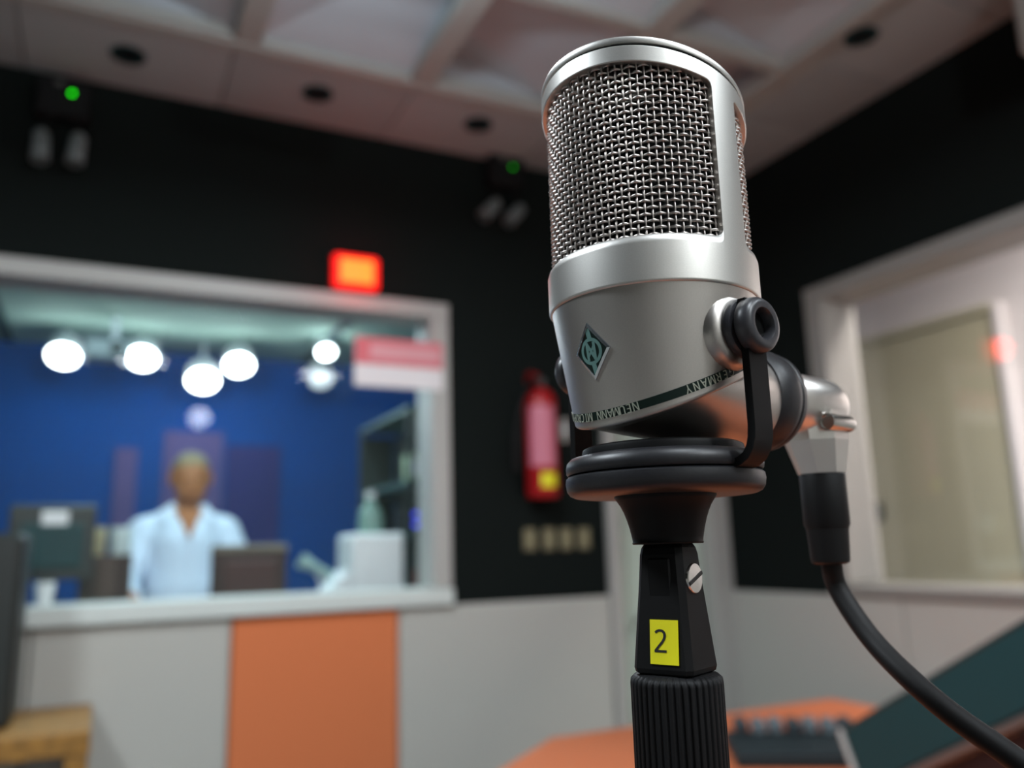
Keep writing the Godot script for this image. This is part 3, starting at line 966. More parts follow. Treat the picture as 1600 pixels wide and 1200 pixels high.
	r2.lathe([Vector2(0.026, -0.0503), Vector2(0.0285, -0.0504), Vector2(0.0291, -0.0509), Vector2(0.0293, -0.0524), Vector2(0.0290, -0.0545), Vector2(0.0281, -0.0558), Vector2(0.0268, -0.0564), Vector2(0.012, -0.0564)], 96, Transform3D(), -1.0)
	on_mic("rubber_ring", r2, M.rubber, o)
	var foot := MB.new()
	foot.lathe([Vector2(0.0150, -0.0562), Vector2(0.0150, -0.0568), Vector2(0.0143, -0.0578), Vector2(0.0133, -0.0593), Vector2(0.0124, -0.0612), Vector2(0.0116, -0.0635), Vector2(0.0109, -0.0660), Vector2(0.0104, -0.0685), Vector2(0.0102, -0.0697), Vector2(0.0104, -0.0701), Vector2(0.0102, -0.0705), Vector2(0.0, -0.0705)], 64, Transform3D(), -1.0)
	on_mic("flared_foot", foot, M.black_paint, o)

func woven_grille(o: Node3D, half: float) -> void:
	var cols := 90
	var dph := TAU / cols
	var rm := 0.0300
	var dy := 0.0020
	var g := MB.new()
	var sides := 6
	var sub := 4
	# hoops
	for j in range(0, 38):
		var y := 0.0122 + j * dy
		var path := []
		for i in range(0, cols * sub + 1):
			var f := float(i) / sub * dph
			var limit := SLOT_TOP + TILT * R * cos(f) + 0.001
			if y > limit:
				if path.size() > 2: wire(g, path, 0.00046, sides)
				path = []
				continue
			path.append(polar(rm + 0.00055 * cos(PI * (f / dph + j)), y, f))
		if path.size() > 2: wire(g, path, 0.00046, sides)
	# uprights
	for i in cols:
		var f := i * dph
		var path := []
		var top := SLOT_TOP + TILT * R * cos(f) + 0.001
		var k := 0
		while true:
			var y := 0.0112 + k * dy / sub
			if y > top: break
			path.append(polar(rm - 0.00012 * cos(PI * ((y - 0.0122) / dy + i)), y, f))
			k += 1
		wire(g, path, 0.00034, sides)
	on_mic("woven_grille", g, M.wire, o)

func wire(g: MB, path: Array, r: float, sides: int) -> void:
	var start := g.v.size()
	var np := path.size()
	for k in np:
		var d: Vector3 = (path[min(k + 1, np - 1)] - path[max(k - 1, 0)]).normalized()
		var out := Vector3(path[k].x, 0, path[k].z).normalized()
		var sd := d.cross(out).normalized()
		out = sd.cross(d)
		for j in sides:
			var a := TAU * j / sides
			var nn := sd * cos(a) + out * sin(a)
			g.vert(path[k] + nn * r, nn)
	for k in np - 1:
		for j in sides:
			var j2 := (j + 1) % sides
			g.quad_i(start + k * sides + j, start + k * sides + j2, start + (k + 1) * sides + j2, start + (k + 1) * sides + j)

func microphone_stand() -> void:
	var o := thing("microphone_stand", "black microphone stand with ribbed collar, hinge adapter and yellow number sticker", "microphone stand", Vector3(MIC.x, 0.80, MIC.z))
	var y0 := MIC.y - 0.80
	# hinge adapter: tapering block turned 29 degrees from the view
	var to_cam := Vector3(-MIC.x, 0, -MIC.z).normalized()
	var right := Vector3.UP.cross(to_cam)
	var az := deg_to_rad(-29.0)
	var fr := to_cam * cos(az) + right * sin(az)
	var sd := Vector3.UP.cross(fr)
	var prof := [[-0.0705, 0.0062, 0.0050], [-0.0716, 0.0067, 0.0057], [-0.0735, 0.0070, 0.0062], [-0.0800, 0.0074, 0.0066], [-0.0900, 0.0082, 0.0074], [-0.1000, 0.0090, 0.0082], [-0.1048, 0.0094, 0.0086], [-0.1060, 0.0091, 0.0084], [-0.1066, 0.0082, 0.0078]]
	var b := MB.new()
	var cham := 0.0016
	var ringpts := func(q: Array) -> Array:
		var w: float = q[1]
		var d: float = q[2]
		var pts := []
		for c in [Vector2(w, d - cham), Vector2(w - cham, d), Vector2(-w + cham, d), Vector2(-w, d - cham), Vector2(-w, -d + cham), Vector2(-w + cham, -d), Vector2(w - cham, -d), Vector2(w, -d + cham)]:
			pts.append(sd * c.x + fr * c.y + Vector3(0, y0 + q[0], 0))
		return pts
	for k in prof.size() - 1:
		var ra: Array = ringpts.call(prof[k])
		var rb: Array = ringpts.call(prof[k + 1])
		for j in 8:
			var j2 := (j + 1) % 8
			var om: Vector3 = ra[j] + ra[j2] + rb[j] + rb[j2]
			om.y = 0
			b.quad(ra[j], ra[j2], rb[j2], rb[j], om)
	var tp: Array = ringpts.call(prof[0])
	for j in range(1, 7): b.tri(tp[0], tp[j], tp[j + 1], Vector3.UP)
	put("hinge_adapter", b, M.clip, o)
	# recessed tongue slot on the front face
	var depth := func(y: float) -> float:
		return lerp(0.0066, 0.0082, (-0.0800 - y) / 0.02) if y < -0.080 else lerp(0.0062, 0.0066, (-0.0735 - y) / 0.0065)
	var slot := MB.new()
	var tfs := Transform3D(Basis(sd, Vector3.UP, fr), Vector3(0, y0, 0))
	slot.box(Vector3(0.0002, -0.0835, 0.0064), Vector3(0.0072, 0.0180, 0.0012), 0.0004, tfs)
	put("hinge_tongue", slot, M.black_paint, o)
	# screw on the side face
	var sc := MB.new()
	var st := Transform3D(Basis(fr, sd, fr.cross(sd)), Vector3(0, y0 - 0.0803, 0) + sd * 0.0070 + fr * 0.0002)
	sc.lathe([Vector2(0.0044, 0.0), Vector2(0.0044, 0.0009), Vector2(0.0041, 0.0013), Vector2(0.0, 0.0014)], 32, st)
	var screw := put("screw", sc, M.chrome, o)
	screw.set_meta("label", "slotted silver screw")
	var gr := MB.new()
	gr.box(Vector3(0, 0.0014, 0), Vector3(0.0084, 0.0003, 0.0010), 0.0, st * Transform3D(Basis(Vector3.UP, 0.36), Vector3.ZERO))
	put("screw_slot", gr, M.ink, screw)
	# sticker
	var slope := atan((0.0082 - 0.0066) / 0.02)
	var tl := tfs * Transform3D(Basis(Vector3.RIGHT, -slope), Vector3(0.0014, -0.0974, 0.00811 + 0.0001))
	var stk := MB.new()
	stk.box(Vector3.ZERO, Vector3(0.0088, 0.0120, 0.0003), 0.0, tl)
	var sticker := put("number_sticker", stk, M.yellow, o)
	sticker.set_meta("label", "yellow sticker printed with the number 2")
	var font := SystemFont.new()
	font.font_names = PackedStringArray(["Droid Sans"])
	var tm := TextMesh.new()
	tm.text = "2"
	tm.font = font
	tm.font_size = 64
	tm.pixel_size = 0.0062 / 46.0
	tm.depth = 0.0001
	tm.curve_step = 0.5
	var di := put_mesh("digit", tm, M.ink, sticker)
	di.transform = tl * Transform3D(Basis(), Vector3(-0.0010, 0.0002, 0.00022))
	# ribbed collar
	var co := MB.new()
	co.lathe([Vector2(0.0070, y0 - 0.1064), Vector2(0.0118, y0 - 0.1068), Vector2(0.0129, y0 - 0.1078), Vector2(0.0131, y0 - 0.1092), Vector2(0.0131, y0 - 0.160), Vector2(0.0120, y0 - 0.1625), Vector2(0.009, y0 - 0.1625)], 480, Transform3D(), -1.0, 0.75, 40, 0.055)
	put("ribbed_collar", co, M.plastic, o)
	var pole := MB.new()
	pole.lathe([Vector2(0.0095, y0 - 0.162), Vector2(0.0095, 0.028)], 32, Transform3D(), -1.0)
	put("pole", pole, M.black_paint, o)
	var base := MB.new()
	base.lathe([Vector2(0.0096, 0.030), Vector2(0.02, 0.028), Vector2(0.07, 0.016), Vector2(0.078, 0.010), Vector2(0.078, 0.0), Vector2(0, 0)], 56, Transform3D(), -1.0)
	put("base", base, M.black_paint, o)

func microphone_cable() -> void:
	var at := Vector3(0.2352, 0.80, -0.2226)
	var o := thing("microphone_cable", "black microphone cable with a silver right-angle plug", "cable", at)
	var fwd := Vector3(sin(MIC_TURN), 0, cos(MIC_TURN))
	var pv := Vector3(cos(MIC_TURN), 0, -sin(MIC_TURN))
	var bs := Basis(pv, Vector3.UP, fwd)
	var org := Transform3D(bs, MIC - at)
	var ax := org * Transform3D(Basis(Vector3(1, 0, 0), Vector3(0, 0, -1), Vector3(0, 1, 0)), Vector3(0, -0.0222, -0.0565))
	var nk := MB.new()
	nk.lathe([Vector2(0.0, 0.0), Vector2(0.0122, 0.0), Vector2(0.0124, 0.002), Vector2(0.0119, 0.0058), Vector2(0.0112, 0.0062), Vector2(0.0112, 0.0070)], 48, ax)
	put("plug_collar", nk, M.connector, o)
	var br := MB.new()
	br.lathe([Vector2(0.0104, 0.0068), Vector2(0.0108, 0.0074), Vector2(0.0106, 0.029), Vector2(0.0103, 0.0340), Vector2(0.0092, 0.0375), Vector2(0.0070, 0.0398), Vector2(0.0035, 0.0408), Vector2(0.0, 0.041)], 48, ax)
	put("plug_barrel", br, M.connector, o)
	# tapered elbow block going down from the barrel
	var eb := MB.new()
	var secs := [[-0.0230, 0.0104, 0.0116, -0.0840], [-0.0300, 0.0106, 0.0117, -0.0842], [-0.0355, 0.0104, 0.0113, -0.0846], [-0.0470, 0.0078, 0.0079, -0.0862]]
	for k in secs.size() - 1:
		var ring := func(q: Array) -> Array:
			var pts := []
			for j in 8:
				var a := TAU * (j + 0.5) / 8
				pts.append(org * Vector3(q[1] * 1.06 * cos(a), q[0], q[3] + q[2] * 1.06 * sin(a)))
			return pts
		var ra: Array = ring.call(secs[k])
		var rb: Array = ring.call(secs[k + 1])
		var mid := org * Vector3(0, secs[k][0], secs[k][3])
		for j in 8:
			var j2 := (j + 1) % 8
			var om: Vector3 = (ra[j] + rb[j2]) * 0.5 - mid
			om.y = 0
			eb.quad(ra[j], ra[j2], rb[j2], rb[j], om)
		if k == 0:
			for j in range(1, 7): eb.tri(ra[0], ra[j], ra[j + 1], Vector3.UP)
	put("plug_elbow", eb, M.connector, o)
	# release lever tube across the elbow
	var la := org * Vector3(0.0105, -0.0300, -0.0748)
	var lb := org * Vector3(0.0105, -0.0300, -0.0908)
	var lv := cylinder_between(la, lb, [Vector2(0.0, 0.0010), Vector2(0.0022, 0.0010), Vector2(0.0026, 0.0), Vector2(0.0030, 0.0), Vector2(0.0031, 0.0006), Vector2(0.0031, 0.0135), Vector2(0.0026, 0.0155), Vector2(0.0, 0.016)], 28)
	put("release_lever", lv, M.chrome, o)
	# black boot
	var bt := MB.new()
	var bo := org * Transform3D(Basis(), Vector3(0, -0.0472, -0.0862))
	bt.lathe([Vector2(0.0, 0.0), Vector2(0.0078, 0.0), Vector2(0.0080, -0.0006), Vector2(0.0079, -0.0180), Vector2(0.0074, -0.0190), Vector2(0.0072, -0.0200), Vector2(0.0067, -0.0300), Vector2(0.0064, -0.0312), Vector2(0.0050, -0.0318), Vector2(0.0, -0.0318)], 40, bo, -1.0)
	put("boot", bt, M.black, o)
	# cable
	var pts := [org * Vector3(0, -0.070, -0.0864), org * Vector3(0, -0.079, -0.0866)]
	for p in [Vector3(0.2376, 1.2344, -0.2238), Vector3(0.2382, 1.2244, -0.2178), Vector3(0.2378, 1.2149, -0.2088), Vector3(0.2354, 1.2059, -0.1949), Vector3(0.2340, 1.1977, -0.1804), Vector3(0.2349, 1.1909, -0.1678), Vector3(0.2351, 1.1841, -0.1545), Vector3(0.2408, 1.1712, -0.1374), Vector3(0.255, 1.13, -0.10), Vector3(0.275, 1.03, -0.06), Vector3(0.305, 0.90, -0.02), Vector3(0.35, 0.83, 0.0), Vector3(0.43, 0.8065, -0.02), Vector3(0.58, 0.8045, -0.08), Vector3(0.80, 0.8045, -0.15)]:
		pts.append(p - at)
	var cv := Curve3D.new()
	for k in pts.size():
		var tang: Vector3 = (pts[min(k + 1, pts.size() - 1)] - pts[max(k - 1, 0)]) / 6.0
		cv.add_point(pts[k], -tang, tang)
	cv.bake_interval = 0.004
	var bp := []
	var rad := []
	for p in cv.get_baked_points():
		bp.append(p); rad.append(0.0036)
	var cb := MB.new()
	cb.tube(bp, rad, 16)
	put("cord", cb, M.cable, o)

# ---------------------------------------------------------------- fittings on the studio walls
func wall_fittings() -> void:
	# red signal light over the window
	var o := thing("signal_light", "glowing red signal light box on the black wall above the window", "signal light", Vector3(0.678, 2.062, BZ))
	put("housing", boxed(Vector3(0, 0.062, 0.008), Vector3(0.150, 0.118, 0.036), 0.004), M.red, o)
	put("lamp_cover", boxed(Vector3(0, 0.062, 0.038), Vector3(0.146, 0.112, 0.024), 0.010), glow(Color(1.0, 0.10, 0.08), 1.6, Color(0.5, 0.02, 0.01)), o)
	put("lamp_window", boxed(Vector3(0, 0.062, 0.052), Vector3(0.104, 0.074, 0.008), 0.003), glow(Color(1.0, 0.44, 0.12), 2.6, Color(0.5, 0.1, 0.02)), o)
	lamp_point("red_glow", Vector3(0, 0.062, 0.075), 0.05, Color(1.0, 0.12, 0.08), 0.03, o)
	# twin emergency lights
	emergency_light("black twin-head emergency lamp with bright green indicator near the ceiling, over the window", Vector3(-0.165, 2.468, BZ), [Vector3(-0.045, -0.098, 0.06), Vector3(0.043, -0.091, 0.06)], [Vector3(0.002, -0.05, 0.012), Vector3(-0.003, -0.05, 0.012)], 1.0)
	emergency_light("black twin-head emergency lamp with dim green indicator beside the microphone head", Vector3(1.212, 2.505, BZ), [Vector3(-0.07, -0.10, 0.06), Vector3(0.025, -0.105, 0.06)], [Vector3(-0.045, -0.05, 0.012), Vector3(-0.045, -0.05, 0.012)], 0.22)
	# fire extinguisher
	var e := thing("fire_extinguisher", "red fire extinguisher with white label hanging on the black wall", "fire extinguisher", Vector3(1.306, 1.417, BZ + 0.065))
	var b := MB.new()
	b.lathe([Vector2(0, 0), Vector2(0.050, 0), Vector2(0.0535, 0.006), Vector2(0.0535, 0.315), Vector2(0.050, 0.335), Vector2(0.038, 0.354), Vector2(0.022, 0.364), Vector2(0.018, 0.372), Vector2(0, 0.372)], 40)
	put("tank", b, M.red, e)
	put("valve", boxed(Vector3(0, 0.385, 0), Vector3(0.03, 0.03, 0.03), 0.004), M.metal_grey, e)
	put("handle", boxed(Vector3(-0.012, 0.408, 0.012), Vector3(0.020, 0.008, 0.095), 0.003, Transform3D(Basis(Vector3.RIGHT, -0.12), Vector3.ZERO)), M.red, e)
	put("lever", boxed(Vector3(-0.012, 0.425, 0.012), Vector3(0.018, 0.006, 0.10), 0.002, Transform3D(Basis(Vector3.RIGHT, -0.22), Vector3.ZERO)), M.red, e)
	var hp := []
	var hr := []
	for k in 22:
		var t := k / 21.0
		hp.append(Vector3(-0.01 - 0.10 * sin(t * PI * 0.62), 0.385 - 0.26 * t * t - 0.04 * t, 0.02 + 0.03 * sin(t * PI)))
		hr.append(0.008 if k < 16 else 0.014)
	var hose := MB.new()
	hose.tube(hp, hr, 10)
	put("hose", hose, M.black, e)
	put("wall_bracket", boxed(Vector3(0, 0.30, -0.052), Vector3(0.06, 0.05, 0.022), 0.003), M.black, e)
	for q in [[0.10, 0.30, -0.95, 0.75, mat(Color(0.74, 0.42, 0.49), 0.5), "label"], [0.032, 0.078, -0.25, 0.75, M.yellow, "seal_label"]]:
		var lb := MB.new()
		var rows := []
		for y in [q[0], q[1]]:
			var row := []
			for k in 15:
				var a: float = lerp(q[2], q[3], k / 14.0) - 0.30
				row.append(Vector3(0.0542 * sin(a), y, 0.0542 * cos(a)))
			rows.append(row)
		lb.grid(rows, false, Vector3(0, q[0], 0))
		put(q[5], lb, q[4], e)
	# row of four sockets
	var lbl := ["first cream wall socket of the row of four under the fire extinguisher, nearest the window", "second cream wall socket of the row of four under the fire extinguisher", "third cream wall socket of the row of four under the fire extinguisher", "fourth cream wall socket of the row of four, half behind the microphone mount"]
	for k in 4:
		var s := thing("wall_socket", lbl[k], "socket", Vector3([1.282, 1.354, 1.421, 1.491][k], 1.247, BZ), 0, "row of four wall sockets")
		put("plate", boxed(Vector3(0, 0.036, 0.006), Vector3(0.044, 0.072, 0.012), 0.003), mat(Color(0.45, 0.42, 0.32), 0.6), s)
		put("insert", boxed(Vector3(0, 0.036, 0.013), Vector3(0.024, 0.034, 0.004), 0.001), mat(Color(0.52, 0.49, 0.37), 0.6), s)
	# small pale plate
	var w := thing("wall_switch", "small pale switch plate on the black wall beside the fire extinguisher", "switch", Vector3(1.43, 1.615, BZ))
	put("plate", boxed(Vector3(0, 0.04, 0.005), Vector3(0.03, 0.08, 0.01), 0.002), M.frame, w)
	put("rocker", boxed(Vector3(0, 0.04, 0.011), Vector3(0.014, 0.03, 0.004), 0.001), M.white, w)
	# notice on the window
	var n := thing("notice_sign", "red and white notice sign fixed at the upper corner of the window", "sign", Vector3(0.826, 1.764, BZ + 0.022))
	put("board", boxed(Vector3(0, 0.078, 0.002), Vector3(0.292, 0.156, 0.004), 0.001), M.paper, n)
	put("red_band", boxed(Vector3(0, 0.113, 0.0045), Vector3(0.292, 0.086, 0.002), 0.0005), M.sign_red, n)
	put("print_strip", boxed(Vector3(0.02, 0.113, 0.0060), Vector3(0.235, 0.046, 0.001), 0.0), M.sign_pink, n)
	# cooling unit on the side wall
	var a := thing("air_conditioner", "pale grey wall unit under the ceiling border over the second window", "air conditioner", Vector3(WX - 0.11, 2.37, -0.66))
	put("casing", boxed(Vector3(0, 0.12, 0), Vector3(0.22, 0.24, 0.82), 0.015), M.frame, a)
	put("outlet_flap", boxed(Vector3(-0.06, 0.0, 0), Vector3(0.08, 0.012, 0.70), 0.003), M.metal_grey, a)

func emergency_light(label: String, at: Vector3, heads: Array, dirs: Array, led: float) -> void:
	var o := thing("emergency_light", label, "emergency light", at, 0, "twin-head emergency lamps")
	put("case", boxed(Vector3(0, 0.056, 0.031), Vector3(0.135, 0.11, 0.06), 0.006), M.black, o)
	var l := MB.new()
	l.lathe([Vector2(0.0055, 0.0), Vector2(0.0055, 0.003), Vector2(0.0035, 0.005), Vector2(0, 0.006)], 20, Transform3D(Basis(Vector3(1, 0, 0), Vector3(0, 0, 1), Vector3(0, -1, 0)), Vector3(0.020, 0.072, 0.061)))
	put("indicator_led", l, glow(Color(0.08, 1.0, 0.01), 3.2 * led, Color(0.02, 0.1, 0.02)), o)
	put("test_button", boxed(Vector3(-0.012, 0.098, 0.0625), Vector3(0.02, 0.014, 0.006), 0.002), M.metal_grey, o)
	for k in 2:
		var d: Vector3 = dirs[k].normalized()
		var p: Vector3 = heads[k]
		var h := Node3D.new()
		h.name = "lamp_head"
		o.add_child(h, true)
		put("shell", cylinder_between(p - d * 0.05, p + d * 0.05, [Vector2(0, 0), Vector2(0.012, 0.0), Vector2(0.021, 0.012), Vector2(0.023, 0.098), Vector2(0.019, 0.100)], 24), M.head, h)
		put("lens", cylinder_between(p + d * 0.044, p + d * 0.05, [Vector2(0.0, 0.004), Vector2(0.019, 0.004)], 24), M.glass, h)
		var st := MB.new()
		st.tube([p - d * 0.046, Vector3(p.x * 0.6, 0.0, 0.045), Vector3(p.x * 0.5, 0.02, 0.04)], [0.006, 0.006, 0.006], 8)
		put("bracket", st, M.black, h)

# ---------------------------------------------------------------- booth behind the first window
func booth_shell() -> void:
	var z1 := -4.95
	var fl := setting("floor_booth", "dark floor of the control booth", "floor")
	put("slab", span(Vector3(-2.4, -0.1, z1 - 0.1), Vector3(2.4, 0, BZ - 0.12)), M.floor, fl)
	var c := setting("ceiling_booth", "pale green-grey ceiling of the control booth", "ceiling")
	put("slab", span(Vector3(-2.4, 2.4, z1 - 0.1), Vector3(2.4, 2.5, BZ - 0.12)), M.booth_ceiling, c)
	put("seam_batten", span(Vector3(1.02, 2.385, z1), Vector3(1.08, 2.4, BZ - 0.14), 0.003), M.dark_teal, c)
	put("seam_batten", span(Vector3(-0.52, 2.39, z1), Vector3(-0.46, 2.4, BZ - 0.14), 0.003), M.dark_teal, c)
	var w := setting("wall_booth", "deep blue back wall of the control booth with mauve panels", "wall")
	put("slab", span(Vector3(-2.4, 0, z1 - 0.1), Vector3(2.4, 2.4, z1)), M.blue, w)
	put("wall_panel", span(Vector3(0.29, 0.6, z1), Vector3(0.60, 1.95, z1 + 0.02), 0.003), M.mauve, w)
	put("wall_panel", span(Vector3(0.62, 0.6, z1), Vector3(0.92, 1.88, z1 + 0.02), 0.003), M.purple, w)
	put("wall_panel", span(Vector3(0.05, 0.6, z1), Vector3(0.16, 1.85, z1 + 0.02), 0.003), M.mauve, w)
	var s := setting("wall_booth_side", "dark blue side walls of the control booth", "wall")
	put("slab", span(Vector3(-2.5, 0, z1), Vector3(-2.4, 2.5, BZ - 0.12)), M.blue, s)
	put("slab", span(Vector3(2.4, 0, z1), Vector3(2.5, 2.5, BZ - 0.12)), M.blue, s)
	put("slab", span(Vector3(2.118, 0, BZ - 0.26), Vector3(2.4, 2.5, BZ - 0.12)), M.blue, s)

func booth_lamp(label: String, at: Vector3, r: float, power: float, light: float) -> void:
	var o := thing("booth_spotlight", label, "spotlight", at, 0, "bright spotlights in the control booth")
	var d := Vector3(-0.05, -0.78, 0.62).normalized()
	put("can", cylinder_between(-d * 0.11, d * 0.0, [Vector2(0, 0), Vector2(r * 0.8, 0), Vector2(r * 1.05, 0.03), Vector2(r * 1.08, 0.115), Vector2(r, 0.115), Vector2(r, 0.10)], 28), M.white, o)
	put("lamp_face", cylinder_between(-d * 0.004, d * 0.01, [Vector2(r, 0.0), Vector2(r * 0.98, 0.008), Vector2(r * 0.6, 0.014), Vector2(0, 0.016)], 28), glow(Color(0.90, 0.98, 1.0), power, Color(0.8, 0.8, 0.8)), o)
	var hgt := 2.4 - at.y
	put("stem", cylinder_between(-d * 0.08, Vector3(-d.x * 0.08, hgt, -d.z * 0.08), [Vector2(0.008, 0), Vector2(0.008, hgt + d.y * 0.08)], 10), M.white, o)
	if light > 0.0:
		lamp_point("lamp_glow", d * 0.045, r * 0.6, Color(0.90, 0.97, 1.0), light, o)

func booth_things() -> void:
	booth_lamp("brilliant round spotlight in the booth, leftmost of the row under its ceiling", Vector3(-0.214, 2.255, -4.56), 0.070, 14.0, 0.065)
	booth_lamp("brilliant oblong spotlight in the booth, second of the row under its ceiling", Vector3(0.142, 2.27, -4.56), 0.070, 14.0, 0.065)
	booth_lamp("brilliant spotlight in the booth, third of the row and lower than its neighbours", Vector3(0.445, 2.185, -4.62), 0.076, 14.0, 0.065)
	booth_lamp("brilliant spotlight in the booth, fourth of the row, touching the lower one", Vector3(0.615, 2.265, -4.54), 0.070, 14.0, 0.065)
	booth_lamp("small brilliant spotlight in the booth beside the red and white notice", Vector3(1.03, 2.32, -4.32), 0.042, 14.0, 0.055)
	booth_lamp("dimmer spotlight in the booth hanging just below the small brilliant one", Vector3(1.07, 2.225, -4.60), 0.060, 0.8, 0.0)
	# downlight in the booth ceiling
	booth_downlight(Vector3(0.05, 2.4, -3.05), "cool white downlight in the booth ceiling above the dark monitor, out of sight", 0.7)
	booth_downlight(Vector3(0.80, 2.4, -3.05), "cool white downlight in the booth ceiling above the printer, out of sight", 0.7)
	# projector hanging from the ceiling
	var pj := thing("ceiling_projector", "small pale grey projector hanging from the booth ceiling between two spotlights", "projector", Vector3(-0.02, 2.18, -4.3))
	put("casing", boxed(Vector3(0, 0.05, 0), Vector3(0.20, 0.09, 0.18), 0.012), mat(Color(0.62, 0.66, 0.66), 0.5), pj)
	put("lens", cylinder_between(Vector3(0.04, 0.05, 0.09), Vector3(0.04, 0.05, 0.12), [Vector2(0.028, 0), Vector2(0.028, 0.02), Vector2(0.02, 0.02), Vector2(0, 0.012)], 20), M.dark, pj)
	put("hanger", boxed(Vector3(0.03, 0.157, 0), Vector3(0.03, 0.126, 0.03), 0.003), M.white, pj)
	# desk
	var dk := thing("booth_desk", "dark control booth desk behind the window", "desk", Vector3(0.0, 0, -3.05))
	put("table_top", boxed(Vector3(0, 1.03, 0), Vector3(2.10, 0.04, 0.80), 0.004), M.dark, dk)
	for sx in [-1, 1]:
		put("end_panel", boxed(Vector3(sx * 1.0, 0.505, 0), Vector3(0.04, 1.01, 0.70), 0.003), M.dark, dk)
	var ty := 1.05
	# monitor on the left
	monitor(Vector3(-0.125, ty, -2.86), 0.23, 0.22, 0.15, M.dark, M.dark_teal, "dark computer monitor with a pale badge, on the booth desk left of the man", true)
	monitor(Vector3(0.462, ty, -2.98), 0.245, 0.19, 0.05, mat(Color(0.25, 0.18, 0.17), 0.6, 0.0, 0.3), mat(Color(0.30, 0.20, 0.19), 0.6, 0.0, 0.3), "brown-grey computer monitor on the booth desk in front of the man", false)
	# carton with two mugs on it
	var ct := thing("carton", "dark brown carton between the dark monitor and the man on the booth desk", "carton", Vector3(0.025, ty, -3.05))
	put("box_body", boxed(Vector3(0, 0.11, 0), Vector3(0.15, 0.22, 0.18), 0.004), mat(Color(0.22, 0.15, 0.13), 0.8), ct)
	put("tape", boxed(Vector3(0, 0.15, 0.0905), Vector3(0.05, 0.13, 0.001), 0.0), mat(Color(0.30, 0.22, 0.18), 0.6), ct)
	for q in [[-0.012, Color(0.72, 0.70, 0.55), "cream mug on the brown carton, nearer the dark monitor"], [0.064, Color(0.80, 0.88, 0.88), "white mug on the brown carton, nearer the man"]]:
		var mg := thing("mug", q[2], "mug", Vector3(q[0], 1.2705, -3.03), 0.0, "mugs on the carton")
		var mb := MB.new()
		mb.lathe([Vector2(0, 0), Vector2(0.030, 0), Vector2(0.033, 0.004), Vector2(0.034, 0.088), Vector2(0.031, 0.088), Vector2(0.030, 0.01), Vector2(0, 0.01)], 28)
		put("cup", mb, mat(q[1], 0.5), mg)
		var hp := []
		var hr := []
		for k in 9:
			var a := -PI / 2 + PI * k / 8.0
			hp.append(Vector3(0, 0.044 + 0.026 * sin(a), -0.032 - 0.022 * cos(a))); hr.append(0.005)
		var hb := MB.new()
		hb.tube(hp, hr, 8)
		put("handle", hb, mat(q[1], 0.5), mg)
	# desk lamp / handset
	var lp := thing("desk_lamp", "small white angled desk lamp beside the white box on the booth desk", "lamp", Vector3(0.765, ty, -3.17))
	put("base", boxed(Vector3(0, 0.008, 0), Vector3(0.10, 0.016, 0.10), 0.004), M.white, lp)
	put("arm", cylinder_between(Vector3(0.02, 0.012, 0), Vector3(-0.03, 0.15, 0), [Vector2(0.008, 0), Vector2(0.008, 0.147)], 10), M.white, lp)
	put("shade", cylinder_between(Vector3(0.06, 0.105, 0), Vector3(-0.09, 0.185, 0), [Vector2(0, 0), Vector2(0.018, 0), Vector2(0.018, 0.11), Vector2(0.030, 0.17), Vector2(0.026, 0.17)], 20), mat(Color(0.62, 0.72, 0.70), 0.4), lp)
	var cu := thing("paper_cup", "small pale paper cup on the window sill beside the loudspeaker", "cup", Vector3(-0.122, 1.1425, -2.605))
	var cub := MB.new()
	cub.lathe([Vector2(0, 0), Vector2(0.018, 0), Vector2(0.024, 0.055), Vector2(0.022, 0.055), Vector2(0.017, 0.004), Vector2(0, 0.004)], 24)
	put("cup_wall", cub, M.white, cu)
	var cur := MB.new()
	cur.lathe([Vector2(0.0235, 0.053), Vector2(0.0255, 0.055), Vector2(0.0235, 0.057)], 24)
	put("rolled_rim", cur, M.white, cu)
	# white printer
	var pr := thing("printer", "white upright printer with a sloping paper tray on the booth desk", "printer", Vector3(0.86, ty, -2.92))
	put("casing", boxed(Vector3(0.005, 0.135, 0), Vector3(0.185, 0.27, 0.20), 0.010), M.white, pr)
	var tray := MB.new()
	tray.prism(PackedVector2Array([Vector2(-0.19, 0.0), Vector2(-0.19, 0.05), Vector2(-0.09, 0.15), Vector2(-0.09, 0.0)]), -0.08, 0.08)
	var trn := MeshInstance3D.new()
	trn.name = "paper_tray"
	trn.mesh = tray.mesh()
	trn.material_override = M.white
	pr.add_child(trn, true)
	trn.transform = Transform3D(Basis(Vector3(1, 0, 0), Vector3(0, 0, -1), Vector3(0, 1, 0)), Vector3.ZERO)
	# bottle on the printer
	var bt := thing("plastic_bottle", "grey-green plastic bottle standing on the white printer", "bottle", Vector3(0.865, ty + 0.27, -2.92))
	var bb := MB.new()
	bb.lathe([Vector2(0, 0), Vector2(0.042, 0.0), Vector2(0.044, 0.01), Vector2(0.042, 0.06), Vector2(0.036, 0.085), Vector2(0.018, 0.11), Vector2(0.014, 0.135), Vector2(0, 0.135)], 24)
	put("bottle_body", bb, mat(Color(0.42, 0.54, 0.50), 0.4), bt)
	var bc := MB.new()
	bc.lathe([Vector2(0.016, 0.128), Vector2(0.016, 0.15), Vector2(0, 0.15)], 20)
	put("cap", bc, M.white, bt)
	# rack on the right
	var rk := thing("equipment_rack", "dark equipment rack with shelves at the booth window's end", "rack", Vector3(1.27, 0, -3.45), 0.0)
	for y in [1.10, 1.32, 1.52, 1.815]:
		put("shelf", boxed(Vector3(0, y, 0), Vector3(0.40, 0.022, 0.70), 0.002), mat(Color(0.20, 0.31, 0.30), 0.5), rk)
